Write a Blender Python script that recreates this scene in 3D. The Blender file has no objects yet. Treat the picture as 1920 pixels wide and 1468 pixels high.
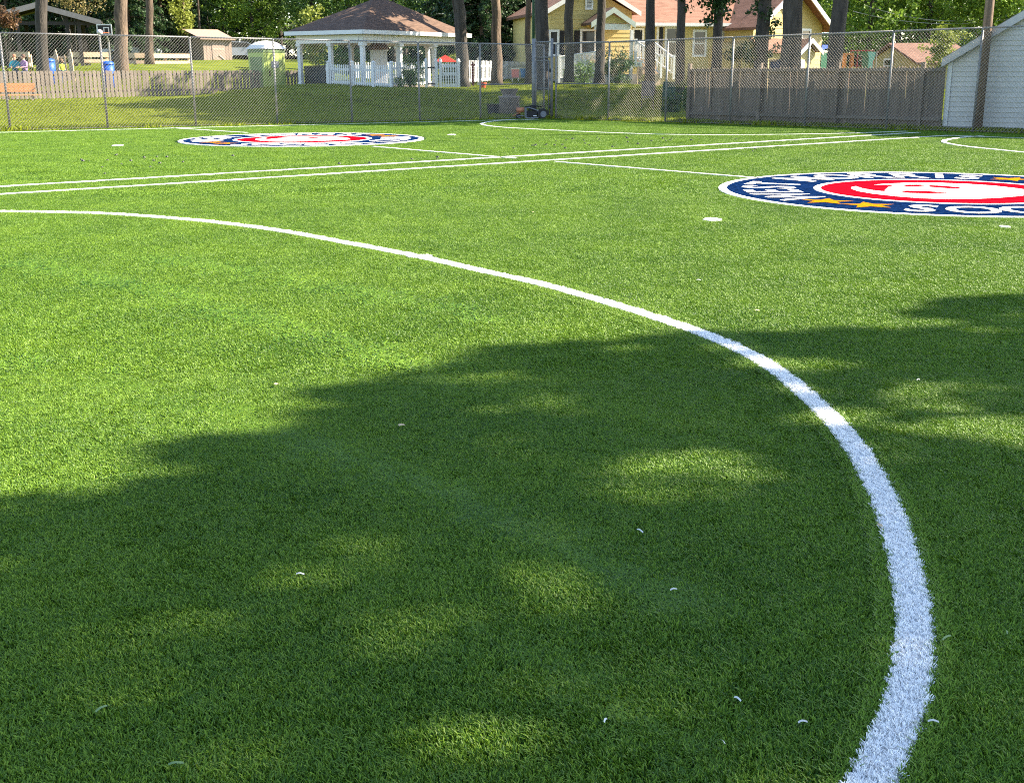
import bpy, bmesh, math, random
import numpy as np
from mathutils import Vector, Matrix
R = math.radians
rng = np.random.default_rng(7); random.seed(7)
S = bpy.context.scene
COL = S.collection

# ------------------------------------------------------------------ camera, sky, sun, exposure
CAM_H, FPX, PITCH, ROLL = 1.55, 2177.5, 0.26937, -0.002825
cam = bpy.data.cameras.new('camera'); cam.sensor_width = 36; cam.lens = FPX / 1920 * 36
cam.clip_start = .05; cam.clip_end = 2000
camo = bpy.data.objects.new('camera', cam); COL.objects.link(camo)
camo.matrix_world = Matrix.Translation((0, 0, CAM_H)) @ Matrix.Rotation(math.pi/2 - PITCH, 4, 'X') @ Matrix.Rotation(ROLL, 4, 'Z')
S.camera = camo
AZ, EL = R(84), R(37)
SUN = Vector((math.cos(EL)*math.sin(AZ), math.cos(EL)*math.cos(AZ), math.sin(EL)))
w = bpy.data.worlds.new('World'); S.world = w; w.use_nodes = True
nt = w.node_tree; sky = nt.nodes.new('ShaderNodeTexSky'); sky.sky_type = 'NISHITA'; sky.sun_disc = False
sky.sun_elevation = EL; sky.sun_rotation = AZ; sky.dust_density = .5
nt.nodes['Background'].inputs[1].default_value = .10
nt.links.new(sky.outputs[0], nt.nodes['Background'].inputs[0])
sl = bpy.data.lights.new('sun', 'SUN'); sl.energy = 5.0; sl.angle = R(.53); sl.color = (1, .89, .72)
so = bpy.data.objects.new('sun', sl); COL.objects.link(so); so.rotation_euler = SUN.to_track_quat('Z', 'Y').to_euler()
vs = S.view_settings; vs.view_transform = 'Standard'; vs.look = 'None'; vs.gamma = 1; vs.exposure = 2.3
try: vs.use_curve_mapping = False
except Exception: pass
S.render.engine = 'CYCLES'; S.cycles.filter_width = 1.1; S.cycles.use_denoising = False; S.cycles.max_bounces = 6; S.cycles.transparent_max_bounces = 8

# ------------------------------------------------------------------ pixels (of the 1920 x 1468 photograph) to directions
def ray(px, py):
    x = (px-960)/FPX; y = -(py-734)/FPX
    c, s = math.cos(ROLL), math.sin(ROLL); x, y = c*x - s*y, s*x + c*y
    return x, math.cos(PITCH)+y*math.sin(PITCH), -math.sin(PITCH)+y*math.cos(PITCH)
def ground(px, py, z=0.):
    d = ray(px, py); t = (z-CAM_H)/d[2]; return Vector((d[0]*t, d[1]*t, z))
def at(px, py, Y):
    d = ray(px, py); t = Y/d[1]; return Vector((d[0]*t, Y, CAM_H+d[2]*t))
class Frame:                       # a vertical plane: local x along it, local -y towards the camera, z up
    def __init__(s, A, B, z0=0.):
        s.o = Vector((A[0], A[1], 0)); v = Vector((B[0]-A[0], B[1]-A[1], 0)); s.len = v.length; s.d = v.normalized(); s.z0 = z0
        s.n = Vector((-s.d.y, s.d.x, 0)); s.ang = math.atan2(s.d.y, s.d.x)
    def uv(s, px, py, off=0.):     # where the ray through a pixel meets the plane moved by off along local y -> (x, z above z0)
        r = ray(px, py); o = s.o + s.n*off
        den = r[0]*s.d.y - r[1]*s.d.x
        t = (o.x*s.d.y - o.y*s.d.x)/den
        p = Vector((r[0]*t, r[1]*t, 0)) - o
        return p.dot(s.d), CAM_H + r[2]*t - s.z0
    def W(s, x, y, z): return s.o + s.d*x + s.n*y + Vector((0, 0, z + s.z0))

# ------------------------------------------------------------------ materials
MATS = {}
def mat(name, col, rough=.8, var=.15, scale=6., bump=0., bscale=40., metal=0., col2=None, stretch=(1, 1, 1), spec=.3, detail=4.):
    if name in MATS: return MATS[name]
    m = bpy.data.materials.new(name); m.use_nodes = True; n = m.node_tree; b = n.nodes['Principled BSDF']
    b.inputs['Roughness'].default_value = rough; b.inputs['Metallic'].default_value = metal
    b.inputs['Specular IOR Level'].default_value = spec
    tc = n.nodes.new('ShaderNodeTexCoord'); mp = n.nodes.new('ShaderNodeMapping'); mp.inputs['Scale'].default_value = stretch
    n.links.new(tc.outputs['Object'], mp.inputs[0])
    nz = n.nodes.new('ShaderNodeTexNoise'); nz.inputs['Scale'].default_value = scale; nz.inputs['Detail'].default_value = detail
    n.links.new(mp.outputs[0], nz.inputs[0])
    rp = n.nodes.new('ShaderNodeValToRGB'); c2 = col2 or tuple(min(1, c*(1+var)) for c in col)
    c1 = col if col2 else tuple(c*(1-var) for c in col)
    rp.color_ramp.elements[0].position = .32; rp.color_ramp.elements[1].position = .68
    rp.color_ramp.elements[0].color = (*c1, 1); rp.color_ramp.elements[1].color = (*c2, 1)
    n.links.new(nz.outputs[0], rp.inputs[0])
    oi = n.nodes.new('ShaderNodeObjectInfo'); mr = n.nodes.new('ShaderNodeMapRange')
    mr.inputs[3].default_value = 1-var*.7; mr.inputs[4].default_value = 1+var*.7
    n.links.new(oi.outputs['Random'], mr.inputs[0])
    mx = n.nodes.new('ShaderNodeMix'); mx.data_type = 'RGBA'; mx.blend_type = 'MULTIPLY'; mx.inputs[0].default_value = 1
    n.links.new(rp.outputs[0], mx.inputs[6]); n.links.new(mr.outputs[0], mx.inputs[7])
    n.links.new(mx.outputs[2], b.inputs['Base Color'])
    if bump:
        n2 = n.nodes.new('ShaderNodeTexNoise'); n2.inputs['Scale'].default_value = bscale; n.links.new(mp.outputs[0], n2.inputs[0])
        bp = n.nodes.new('ShaderNodeBump'); bp.inputs['Strength'].default_value = bump; bp.inputs['Distance'].default_value = .05
        n.links.new(n2.outputs[0], bp.inputs['Height']); n.links.new(bp.outputs[0], b.inputs['Normal'])
    MATS[name] = m; return m
def leaf_mat(name, col, col2, trans=.35, spec=.25, inst=False, rough=.5, pos_scale=.5, col3=None):
    m = bpy.data.materials.new(name); m.use_nodes = True; n = m.node_tree; b = n.nodes['Principled BSDF']
    b.inputs['Roughness'].default_value = rough; b.inputs['Specular IOR Level'].default_value = spec
    g = n.nodes.new('ShaderNodeNewGeometry'); nz = n.nodes.new('ShaderNodeTexNoise'); nz.inputs['Scale'].default_value = pos_scale
    n.links.new(g.outputs['Position'], nz.inputs[0])
    r = n.nodes.new('ShaderNodeMath'); r.operation = 'ADD'
    s1 = n.nodes.new('ShaderNodeMath'); s1.operation = 'MULTIPLY'; s1.inputs[1].default_value = .55
    n.links.new(g.outputs['Random Per Island'], s1.inputs[0])
    s2 = n.nodes.new('ShaderNodeMath'); s2.operation = 'MULTIPLY_ADD'; s2.inputs[1].default_value = .38; s2.inputs[2].default_value = .06
    n.links.new(nz.outputs[0], s2.inputs[0]); n.links.new(s1.outputs[0], r.inputs[0]); n.links.new(s2.outputs[0], r.inputs[1])
    rp = n.nodes.new('ShaderNodeValToRGB'); e = rp.color_ramp.elements
    e[0].position = .15; e[1].position = .8; e[0].color = (*col, 1); e[1].color = (*col2, 1)
    if col3: k = rp.color_ramp.elements.new(.93); k.color = (*col3, 1)
    n.links.new(r.outputs[0], rp.inputs[0]); n.links.new(rp.outputs[0], b.inputs['Base Color'])
    t = n.nodes.new('ShaderNodeBsdfTranslucent'); n.links.new(rp.outputs[0], t.inputs[0])
    ms = n.nodes.new('ShaderNodeMixShader'); ms.inputs[0].default_value = trans
    n.links.new(b.outputs[0], ms.inputs[1]); n.links.new(t.outputs[0], ms.inputs[2])
    n.links.new(ms.outputs[0], n.nodes['Material Output'].inputs[0]); MATS[name] = m; return m

white = mat('white_paint', (.62, .62, .61), .6, .05, 3)
whitet = mat('white_trim', (.7, .69, .66), .6, .06, 3)
yellow = mat('yellow_siding', (.52, .42, .17), .7, .05, 2)
glass = mat('dark_glass', (.012, .013, .016), .12, .2, 2, spec=.6)
blackp = mat('black_paint', (.012, .012, .014), .5, .2, 3)
steel = mat('galvanised_steel', (.20, .195, .19), .5, .12, 9, metal=.35)
wire = mat('galvanised_wire', (.37, .325, .27), .6, .12, 3, metal=.2)
brownw = mat('weathered_picket_wood', (.15, .122, .098), .85, .22, 5, .3, 40, stretch=(6, 6, .6))
stock = mat('grey_stockade_wood', (.155, .120, .095), .9, .25, 5, .4, 40, stretch=(6, 6, .5))
timber = mat('pale_timber', (.47, .35, .24), .8, .15, 4, stretch=(1, 6, 6))
benchw = mat('orange_bench_wood', (.50, .24, .10), .5, .12, 4, stretch=(.5, 8, 8))
barkg = mat('grey_bark', (.034, .029, .025), .95, .3, 2.2, .9, 9, col2=(.075, .064, .053), stretch=(3.2, 3.2, .5))
barkb = mat('brown_bark', (.045, .033, .025), .95, .3, 2.4, .9, 9, col2=(.14, .10, .07), stretch=(3.2, 3.2, .6))
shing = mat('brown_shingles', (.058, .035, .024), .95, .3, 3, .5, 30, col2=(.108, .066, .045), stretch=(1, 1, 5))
oroof = mat('orange_shingles', (.135, .068, .044), .95, .25, 2, .4, 30, col2=(.205, .108, .075), stretch=(1, 1, 5))
polew = mat('pole_wood', (.16, .11, .075), .9, .3, 3, .5, 20, stretch=(5, 5, .4))
concrete = mat('tan_concrete', (.19, .155, .135), .9, .2, 10, .4, 60)
whiteturf = mat('white_turf', (.74, .73, .71), .8, .16, 40, .6, 300, spec=0.)
blueturf = mat('blue_turf', (.004, .016, .060), .8, .5, 25, .6, 200, spec=0.)
redturf = mat('red_turf', (.34, .003, .011), .8, .3, 25, .6, 200, spec=0.)
goldturf = mat('gold_turf', (.42, .165, .006), .8, .12, 25, .6, 200, spec=0.)
leafA = leaf_mat('bright_leaves', (.065, .14, .014), (.21, .31, .04))
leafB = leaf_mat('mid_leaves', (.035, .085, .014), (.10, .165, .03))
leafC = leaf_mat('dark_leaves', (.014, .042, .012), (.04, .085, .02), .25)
leafD = leaf_mat('conifer_needles', (.012, .034, .014), (.045, .085, .024), .2)
leafE = leaf_mat('yellow_leaves', (.12, .16, .02), (.26, .29, .05))
leafF = leaf_mat('rusty_leaves', (.07, .035, .02), (.16, .09, .04)); leafG = leaf_mat('tan_green_leaves', (.07, .08, .02), (.24, .18, .07))
turfm = leaf_mat('green_turf_fibre', (.010, .060, .007), (.162, .266, .018), .26, .22, rough=.48, pos_scale=1.1, col3=(.27, .33, .05))
turfw = leaf_mat('white_turf_fibre', (.80, .80, .79), (.88, .87, .85), .25, .1)
lawnm = leaf_mat('lawn_blades', (.10, .14, .008), (.24, .275, .022), .3, .12, pos_scale=.7)

# ------------------------------------------------------------------ mesh building
class MB:
    def __init__(s): s.v = []; s.f = []
    def quad(s, *p):
        i = len(s.v); s.v += [tuple(q) for q in p]; s.f.append(tuple(range(i, i+len(p)))); return s
    def box(s, x0, x1, y0, y1, z0, z1):
        i = len(s.v)
        s.v += [(x0,y0,z0),(x1,y0,z0),(x1,y1,z0),(x0,y1,z0),(x0,y0,z1),(x1,y0,z1),(x1,y1,z1),(x0,y1,z1)]
        s.f += [tuple(i+k for k in q) for q in ((3,2,1,0),(4,5,6,7),(0,1,5,4),(1,2,6,5),(2,3,7,6),(3,0,4,7))]; return s
    def prism(s, poly, y0, y1):       # polygon in x,z extruded along y
        n = len(poly); i = len(s.v)
        s.v += [(p[0], y0, p[1]) for p in poly] + [(p[0], y1, p[1]) for p in poly]
        s.f.append(tuple(range(i, i+n))); s.f.append(tuple(range(i+2*n-1, i+n-1, -1)))
        for k in range(n): a, b = i+k, i+(k+1) % n; s.f.append((b, a, a+n, b+n))
        return s
    def slab(s, poly, z0, z1):        # polygon in x,y extruded along z
        n = len(poly); i = len(s.v)
        s.v += [(p[0], p[1], z0) for p in poly] + [(p[0], p[1], z1) for p in poly]
        s.f.append(tuple(range(i+n-1, i-1, -1))); s.f.append(tuple(range(i+n, i+2*n)))
        for k in range(n): a, b = i+k, i+(k+1) % n; s.f.append((a, b, b+n, a+n))
        return s
    def tube(s, pts, rad, n=8, cap=True):
        pts = [Vector(p) for p in pts]; rad = rad if isinstance(rad, (list, tuple)) else [rad]*len(pts); base = len(s.v)
        for k, p in enumerate(pts):
            t = (pts[min(k+1, len(pts)-1)] - pts[max(k-1, 0)]).normalized()
            a = t.cross(Vector((0, 0, 1))) if abs(t.z) < .95 else t.cross(Vector((0, 1, 0)))
            a.normalize(); b = t.cross(a)
            for j in range(n):
                q = p + (a*math.cos(2*math.pi*j/n) + b*math.sin(2*math.pi*j/n))*rad[k]; s.v.append(tuple(q))
        for k in range(len(pts)-1):
            for j in range(n):
                a = base+k*n+j; b = base+k*n+(j+1) % n; s.f.append((a, b, b+n, a+n))
        if cap:
            s.f.append(tuple(base+j for j in range(n-1, -1, -1))); e = base+(len(pts)-1)*n; s.f.append(tuple(e+j for j in range(n)))
        return s
    def lathe(s, prof, c=(0, 0, 0), n=16):   # profile of (radius, z)
        base = len(s.v)
        for r_, z in prof:
            for j in range(n): s.v.append((c[0]+r_*math.cos(2*math.pi*j/n), c[1]+r_*math.sin(2*math.pi*j/n), c[2]+z))
        for k in range(len(prof)-1):
            for j in range(n):
                a = base+k*n+j; b = base+k*n+(j+1) % n; s.f.append((a, b, b+n, a+n))
        s.f.append(tuple(base+j for j in range(n-1, -1, -1))); e = base+(len(prof)-1)*n; s.f.append(tuple(e+j for j in range(n)))
        return s
    def mesh(s, name, m=None, smooth=False):
        me = bpy.data.meshes.new(name); me.from_pydata(s.v, [], s.f); me.update()
        if smooth: me.polygons.foreach_set('use_smooth', [True]*len(me.polygons))
        if m: me.materials.append(m)
        return me
    def build(s, name, m, parent=None, smooth=False): return link(name, s.mesh(name, m, smooth), parent)
def link(name, me, parent=None):
    o = bpy.data.objects.new(name, me); COL.objects.link(o)
    if parent is not None: o.parent = parent
    return o
def tag(o, label=None, cat=None, group=None, kind=None):
    if label: o['label'] = label
    if cat: o['category'] = cat
    if group: o['group'] = group
    if kind: o['kind'] = kind
    return o
def thing(name, label, cat, loc=(0, 0, 0), rz=0., group=None):
    o = bpy.data.objects.new(name, None); COL.objects.link(o); o.empty_display_size = .2
    o.location = loc; o.rotation_euler = (0, 0, rz); return tag(o, label, cat, group)
def fthing(fr, name, label, cat, group=None): return thing(name, label, cat, (fr.o.x, fr.o.y, fr.z0), fr.ang, group)
def copy_tree(o, parent=None):
    c = o.copy(); COL.objects.link(c); c.parent = parent
    for ch in o.children: copy_tree(ch, c)
    return c
def np_mesh(name, V, F, m, smooth=False):    # V (n,3), F (k,4)
    me = bpy.data.meshes.new(name); k, q = F.shape
    me.vertices.add(len(V)); me.vertices.foreach_set('co', V.astype(np.float32).ravel())
    me.loops.add(k*q); me.loops.foreach_set('vertex_index', F.astype(np.int32).ravel())
    me.polygons.add(k); me.polygons.foreach_set('loop_start', np.arange(0, k*q, q, dtype=np.int32))
    me.polygons.foreach_set('loop_total', np.full(k, q, dtype=np.int32))
    me.update(calc_edges=True); me.validate(); me.materials.append(m); return me

# ------------------------------------------------------------------ ground: field, terrain
LF = [ground(20, 247), ground(1001, 223.2)]      # line of the chain-link fence on the left
RF = [ground(1040, 224.6), ground(1660, 244.3)]  # and on the right
dL = (LF[1]-LF[0]).normalized(); dR = (RF[1]-RF[0]).normalized()
CTRL = []
def ctrl(px, py, Y): p = at(px, py, Y); CTRL.append(tuple(p)); return p
for a in ((20,189,48.5),(300,183,53),(570,178,58),(612,160,52.6),(735,166.5,49.6),(862,167,51.5),(950,163,57),(1018,172,48),(1063,158,52),
          (1122,160,53),(1219,168,50),(1230,162,60),(100,128,70),(250,122,75),(330,121,76),(400,114,95),(450,113,94),(250,104,108),(500,112,100),(1000,150,62),(640,146,68)): ctrl(*a)
CTRL += [(-30,140,3.2),(0,140,3),(40,140,2.5),(70,110,1.5),(9,60,.7),(16,62,.4),(14,48,.15),(24,50,.1),(20,34,0),(30,60,.3),(34,80,.9),(-60,100,2.5),(-45,60,1),(-45,30,0),(60,20,0),(40,-20,0),(-40,-20,0),(0,-20,0),(60,60,.4)]
for k in range(-8, 13): p = LF[0].lerp(LF[1], k/8); q = p + Vector((-dL.y, dL.x, 0))*1.2; CTRL.append((q.x, q.y, 0.03))
for k in range(-2, 18): p = RF[0].lerp(RF[1], k/8); q = p + Vector((-dR.y, dR.x, 0))*.8; CTRL.append((q.x, q.y, 0.03))
CT = np.array(CTRL)
def infield(x, y, m=0.):
    a = (x-LF[0].x)*(-dL.y) + (y-LF[0].y)*dL.x; b = (x-RF[0].x)*(-dR.y) + (y-RF[0].y)*dR.x
    c = (x-7)*(-dL.y) + (y-0)*dL.x
    return (a < m) & (b < m) & (c > -m)
def tz(x, y):
    x = np.atleast_1d(np.asarray(x, float)); y = np.atleast_1d(np.asarray(y, float)); sh = x.shape; x = x.ravel(); y = y.ravel()
    d2 = (x[:, None]-CT[:, 0])**2 + (y[:, None]-CT[:, 1])**2 + .6
    wgt = d2**-1.6; z = (wgt*CT[:, 2]).sum(1)/wgt.sum(1)
    return np.where(infield(x, y, .3), -.04, z).reshape(sh)
def tz1(x, y): return float(tz(x, y)[0])
lawn_soil = mat('lawn_soil', (.07, .098, .008), .95, .3, .8, .3, 20, col2=(.14, .165, .016), spec=.05)
xs = np.concatenate([[-400, -200, -100], np.arange(-64, 66, 1.0), [100, 200, 400]]); ys = np.concatenate([[-300, -100, -40], np.arange(-16, 142, 1.0), [200, 400, 800]])
gx, gy = np.meshgrid(xs, ys); gz = tz(gx, gy); nx = len(xs)
V = np.stack([gx.ravel(), gy.ravel(), gz.ravel()], 1)
ii = (np.arange(len(ys)-1)[:, None]*nx + np.arange(nx-1)).ravel()
tag(link('lawn', np_mesh('lawn', V, np.stack([ii, ii+1, ii+1+nx, ii+nx], 1), lawn_soil)), kind='structure')

turf_base = mat('turf_backing', (.008, .026, .005), .95, .25, 30, .4, 200, col2=(.016, .045, .008), spec=.05)
cor = Vector(); A1 = LF[0]-dL*40; # field polygon: corner where both fence lines meet
den = dL.x*(-dR.y) + dR.x*dL.y
tt = ((RF[0].x-LF[0].x)*(-dR.y) + dR.x*(RF[0].y-LF[0].y))/den; CORN = LF[0]+dL*tt
B1 = RF[0]+dR*60
# near edge: line through (7,0) along dL
def isect(p, d, q, e):
    dn = d.x*(-e.y)+e.x*d.y; t = ((q.x-p.x)*(-e.y)+e.x*(q.y-p.y))/dn; return p+d*t
E1 = isect(RF[0], dR, Vector((7, 0, 0)), dL); E0 = Vector((7, 0, 0))-dL*60
turf = MB().slab([(E0.x, E0.y), (E1.x, E1.y), (CORN.x, CORN.y), (A1.x, A1.y)], -.05, 0).build('turf', turf_base)
tag(turf, kind='structure')

# ------------------------------------------------------------------ pitch lines
def smooth_path(P, n=6):             # Catmull-Rom
    P = [Vector(p) for p in P]; out = []
    for i in range(len(P)-1):
        a, b, c, d = P[max(i-1, 0)], P[i], P[i+1], P[min(i+2, len(P)-1)]
        for k in range(n):
            t = k/n; out.append(.5*((2*b)+(c-a)*t+(2*a-5*b+4*c-d)*t*t+(3*b-a-3*c+d)*t**3))
    return out+[P[-1]]
LINES = []
def pline(px, width, label, z=.021, curve=True, near=False):
    P = [ground(*p) for p in px]; P = smooth_path(P) if curve else [P[0].lerp(P[1], k/60) for k in range(61)]
    for k in range(len(P)): pass
    m = MB(); h = width/2; r_ = random.Random(len(LINES))
    for k in range(len(P)):
        t = (P[min(k+1, len(P)-1)]-P[max(k-1, 0)]).normalized(); n = Vector((-t.y, t.x, 0))
        j1, j2 = r_.uniform(-.012, .012), r_.uniform(-.012, .012)
        a = P[k]+n*(h+j1); b = P[k]-n*(h+j2); zt = .011 if near else z
        m.v += [(a.x, a.y, zt), (b.x, b.y, zt), (a.x, a.y, 0.001), (b.x, b.y, 0.001)]
    for k in range(len(P)-1):
        i = 4*k; m.f += [(i+1, i+5, i+4, i), (i, i+4, i+6, i+2), (i+3, i+7, i+5, i+1)]
    o = m.build('pitch_line', whiteturf, turf); o['label'] = label
    LINES.append((np.array([(p.x, p.y) for p in P]), h)); return o
ARC = [(-260,402),(-120,399),(0,400),(110,401.5),(200,404),(300,411),(400,420),(530,437),(660,461),(780,484),(900,511),(1000,533),(1100,560),(1200,590),(1270,613),(1320,631),(1400,666),(1460,702),(1500,734),(1560,790),(1608,850),(1650,925),(1680,1000),(1702,1085),(1712,1150),(1714,1210),(1706,1280),(1690,1350),(1658,1425),(1620,1500),(1560,1600)]
arc_obj = pline(ARC, .096, 'broad curving white penalty arc sweeping through the tree shade', near=True)
pline([(-300,370),(1723,250)], .10, 'straight white touch line beyond its parallel twin', curve=False)
pline([(-300,385.5),(1778,255.6)], .10, 'straight white touch line running to the curved corner of the near pitch', curve=False)
pline([(-60,251.5),(1001,225)], .09, 'white boundary line along the foot of the chain-link fence', curve=False)
pline([(1778,255.6),(2100,268)], .09, 'white boundary line in front of the white siding garage', curve=False)
pline([(322,241.5),(465,250.5)], .08, 'short white halfway line from fence to distant emblem', curve=False)
pline([(700,276.5),(968,299)], .08, 'white halfway line from distant emblem to touch lines', curve=False)
pline([(1040,305),(1425,336.5)], .08, 'white halfway line from touch lines to nearer emblem', curve=False)
pline([(1010,225.6),(975,225.8),(945,227),(922,229),(908,231.5),(903,233.5),(908,236),(925,238.6),(950,240.8),(980,242.6),(1043,245.8),(1130,250),(1200,252.4),(1261,254),(1340,254.6),(1425,254.2),(1520,253),(1620,250.6),(1700,247.8)], .09, 'white penalty arc in front of the gate')
pline([(1842,256.8),(1812,258.5),(1785,261.8),(1770,265.5),(1772,269),(1795,274),(1830,278.5),(1870,282.5),(1920,287.5),(2000,293)], .10, 'white penalty arc in front of the utility pole')
def spot(px, py, w_, d_, label):
    c = ground(px, py); m = MB(); n = 18; r_ = random.Random(px)
    m.slab([(c.x+math.cos(2*math.pi*k/n)*w_*(1+r_.uniform(-.12, .12)), c.y+math.sin(2*math.pi*k/n)*d_*(1+r_.uniform(-.12, .12))) for k in range(n)], .001, .022)
    o = m.build('penalty_spot', whiteturf, turf); o['label'] = label
    LINES.append((np.array([(c.x, c.y-(d_-w_)), (c.x, c.y+(d_-w_))]), w_))
spot(1336, 415, .095, .14, 'white penalty spot beside the nearer emblem')
spot(1884, 428.5, .045, .08, 'tiny white mark near the large emblem')
spot(221, 274.5, .115, .2, 'white penalty spot near the left fence')
spot(847, 254.3, .11, .22, 'white penalty spot beyond the distant emblem')
c = ground(786, 486); LINES.append((np.array([(c.x-.07, c.y+.02), (c.x+.09, c.y+.03)]), .05))
JOG = [(c.x-.07, c.y-.02), (c.x+.09, c.y-.02), (c.x+.09, c.y+.09), (c.x-.07, c.y+.09)]

# ------------------------------------------------------------------ emblems
EU = Vector((-.64, .768, 0)).normalized(); ER = Vector((EU.y, -EU.x, 0))
EMB_R = 2.9
def letter_mesh(ch):
    cu = bpy.data.curves.new('glyph', 'FONT'); cu.body = ch; cu.align_x = 'CENTER'; cu.size = 1; cu.offset = .022; cu.fill_mode = 'FRONT'; cu.resolution_u = 3
    o = bpy.data.objects.new('glyph', cu); COL.objects.link(o); bpy.context.view_layer.update()
    me = bpy.data.meshes.new_from_object(o.evaluated_get(bpy.context.evaluated_depsgraph_get()))
    bpy.data.objects.remove(o); me.name = 'letter'; me.materials.clear(); me.materials.append(whiteturf)
    xs_ = [v.co.x for v in me.vertices]; ys_ = [v.co.y for v in me.vertices]
    hh = max(ys_)-min(ys_); cx = (max(xs_)+min(xs_))/2
    for v in me.vertices: v.co = ((v.co.x-cx)/hh, (v.co.y-min(ys_))/hh - .5, 0)
    return me
LET = {c: letter_mesh(c) for c in 'WESTMORICLUB'}
def star_mesh():
    m = MB(); m.quad(*[(math.sin(math.pi*k/5)*(1 if k % 2 == 0 else .42), math.cos(math.pi*k/5)*(1 if k % 2 == 0 else .42), 0) for k in range(9, -1, -1)])
    return m.mesh('star', goldturf)
STAR = star_mesh()
def disc(r0, r1, z, zb, n=72):
    m = MB()
    for k in range(n):
        a, b = 2*math.pi*k/n, 2*math.pi*(k+1)/n
        p = lambda r_, t, zz: (r_*math.cos(t), r_*math.sin(t), zz)
        if r0 > 0: m.quad(p(r0, a, z), p(r1, a, z), p(r1, b, z), p(r0, b, z))
        else: m.quad((0, 0, z), p(r1, a, z), p(r1, b, z))
        m.quad(p(r1, a, zb), p(r1, b, zb), p(r1, b, z), p(r1, a, z))
    return m
C2 = Vector((3.6486*CAM_H, 9.9139*CAM_H, 0)); C1 = Vector((-3.1477*CAM_H, 17.929*CAM_H, 0))
def emb_local(px, py):      # pixel of the nearer emblem -> emblem coordinates (x to its right, y to its top), in radii
    p = ground(px, py)-C2; return p.dot(ER)/EMB_R, p.dot(EU)/EMB_R
BODY = [(1582,354),(1592,351.5),(1606,356.5),(1628,360.5),(1650,363),(1651,359),(1658,353),(1672,349.3),(1640,348.6),(1628,348.2),(1650,346.5),(1690,344.3),(1760,344.3),(1820,346.8),(1870,350.5),(1920,356.5),(1965,364),(1925,372.5),(1880,376.5),(1830,379),(1770,379.2),(1720,377.2),(1670,373),(1625,367.5),(1596,362),(1584,357.5)]
HOLES = [[(1687,351.2),(1698,348.4),(1722,348.2),(1733,350.6),(1716,352.6),(1697,353)],[(1736,352.6),(1742,349.4),(1772,351),(1800,354.3),(1810,357),(1780,356.4),(1755,354.6)],[(1682,363.6),(1693,361.2),(1730,361.8),(1760,364.2),(1784,366.2),(1740,367.4),(1700,366.4)]]
FC = (1770, 361.5)
shr = lambda q: (FC[0]+(q[0]-FC[0])*.93, FC[1]+(q[1]-FC[1])*.88)
BODY = [shr(q) for q in BODY]; HOLES = [[shr(q) for q in h] for h in HOLES]
def emblem(C, label, sc=1.):
    t = thing('pitch_emblem', label, 'emblem', (C.x, C.y, 0), math.atan2(ER.y, ER.x), 'round emblems inlaid at the pitch centres'); Rr = EMB_R
    disc(.962*Rr, Rr, .021, .001).build('outer_rim', whiteturf, t)
    disc(.565*Rr, .964*Rr, .0195, .001).build('blue_ring', blueturf, t)
    disc(.535*Rr, .568*Rr, .022, .001).build('inner_rim', whiteturf, t)
    disc(0, .537*Rr, .0195, .001).build('red_disc', redturf, t)
    b = MB(); b.quad(*[(x*Rr, y*Rr, .0235) for x, y in [emb_local(*p) for p in BODY]][::-1]).build('white_figure', whiteturf, t)
    for h in HOLES: MB().quad(*[(x*Rr, y*Rr, .0255) for x, y in [emb_local(*p) for p in h]][::-1]).build('red_sliver', redturf, t)
    t.scale = (sc, sc, 1); lh = .25*Rr; rm = .77*Rr
    def put(me, ang, flip, sx, sy, rr=rm, z=.0235, nm='letter'):   # ang clockwise from the emblem's top
        o = link(nm, me, t); o.location = (math.sin(ang)*rr, math.cos(ang)*rr, z); o.rotation_euler = (0, 0, -ang+(math.pi if flip else 0)); o.scale = (sx, sy, 1)
    adv = dict(W=1.35, E=.86, S=.9, T=.88, M=1.2, O=1.05, R=.95, I=.5, C=.95, L=.8, U=1., B=.95, **{' ': .55})
    def word(txt, mid, step, flip, sx):
        tot = sum(adv[c] for c in txt); pos = -tot/2
        for c in txt:
            a = (pos+adv[c]/2)*step; pos += adv[c]
            if c != ' ': put(LET[c], mid+(-a if flip else a), flip, lh*sx, lh)
    word('WEST MORRIS', R(-1), R(15.2), False, .80)
    word('SOCCER CLUB', R(180), R(14.5), True, .80)
    for a in (R(-84), R(-99), R(84), R(99)): put(STAR, a, False, .115*Rr, .115*Rr, nm='star')
    return t
emblem(C2, 'round blue and red turf emblem beside the white penalty spot, cut by the frame')
emblem(C1, 'round blue and red turf emblem lying on the far pitch towards the gazebo', .975)
EMBS = [(C1, EMB_R), (C2, EMB_R)]

# ------------------------------------------------------------------ turf pile: real fibres, instanced in clumps
def tuft_mesh(name, n, rad, hgt, wid, m, lean=.55, square=False):
    V = []; F = []
    for k in range(n):
        if square: x, y = rng.uniform(-rad, rad, 2)
        else:
            a = rng.uniform(0, 6.283); q = rad*math.sqrt(rng.random()); x, y = q*math.cos(a), q*math.sin(a)
        th = rng.normal(0, 1.0); h = hgt*rng.uniform(.6, 1.15); l = h*max(.1, rng.normal(lean, .35)); wd = wid*rng.uniform(.7, 1.3)
        fa = rng.uniform(0, 3.14); sx, sy = math.cos(fa)*wd/2, math.sin(fa)*wd/2
        dx, dy = math.cos(th)*l, math.sin(th)*l; b = len(V)
        V += [(x-sx, y-sy, 0), (x+sx, y+sy, 0), (x+dx*.4+sx, y+dy*.4+sy, h*.62), (x+dx*.4-sx, y+dy*.4-sy, h*.62), (x+dx+sx*.5, y+dy+sy*.5, h*.95), (x+dx-sx*.5, y+dy-sy*.5, h*.95)]
        F += [(b, b+1, b+2, b+3), (b+3, b+2, b+4, b+5)]
    return np_mesh(name, np.array(V), np.array(F), m)
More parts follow.
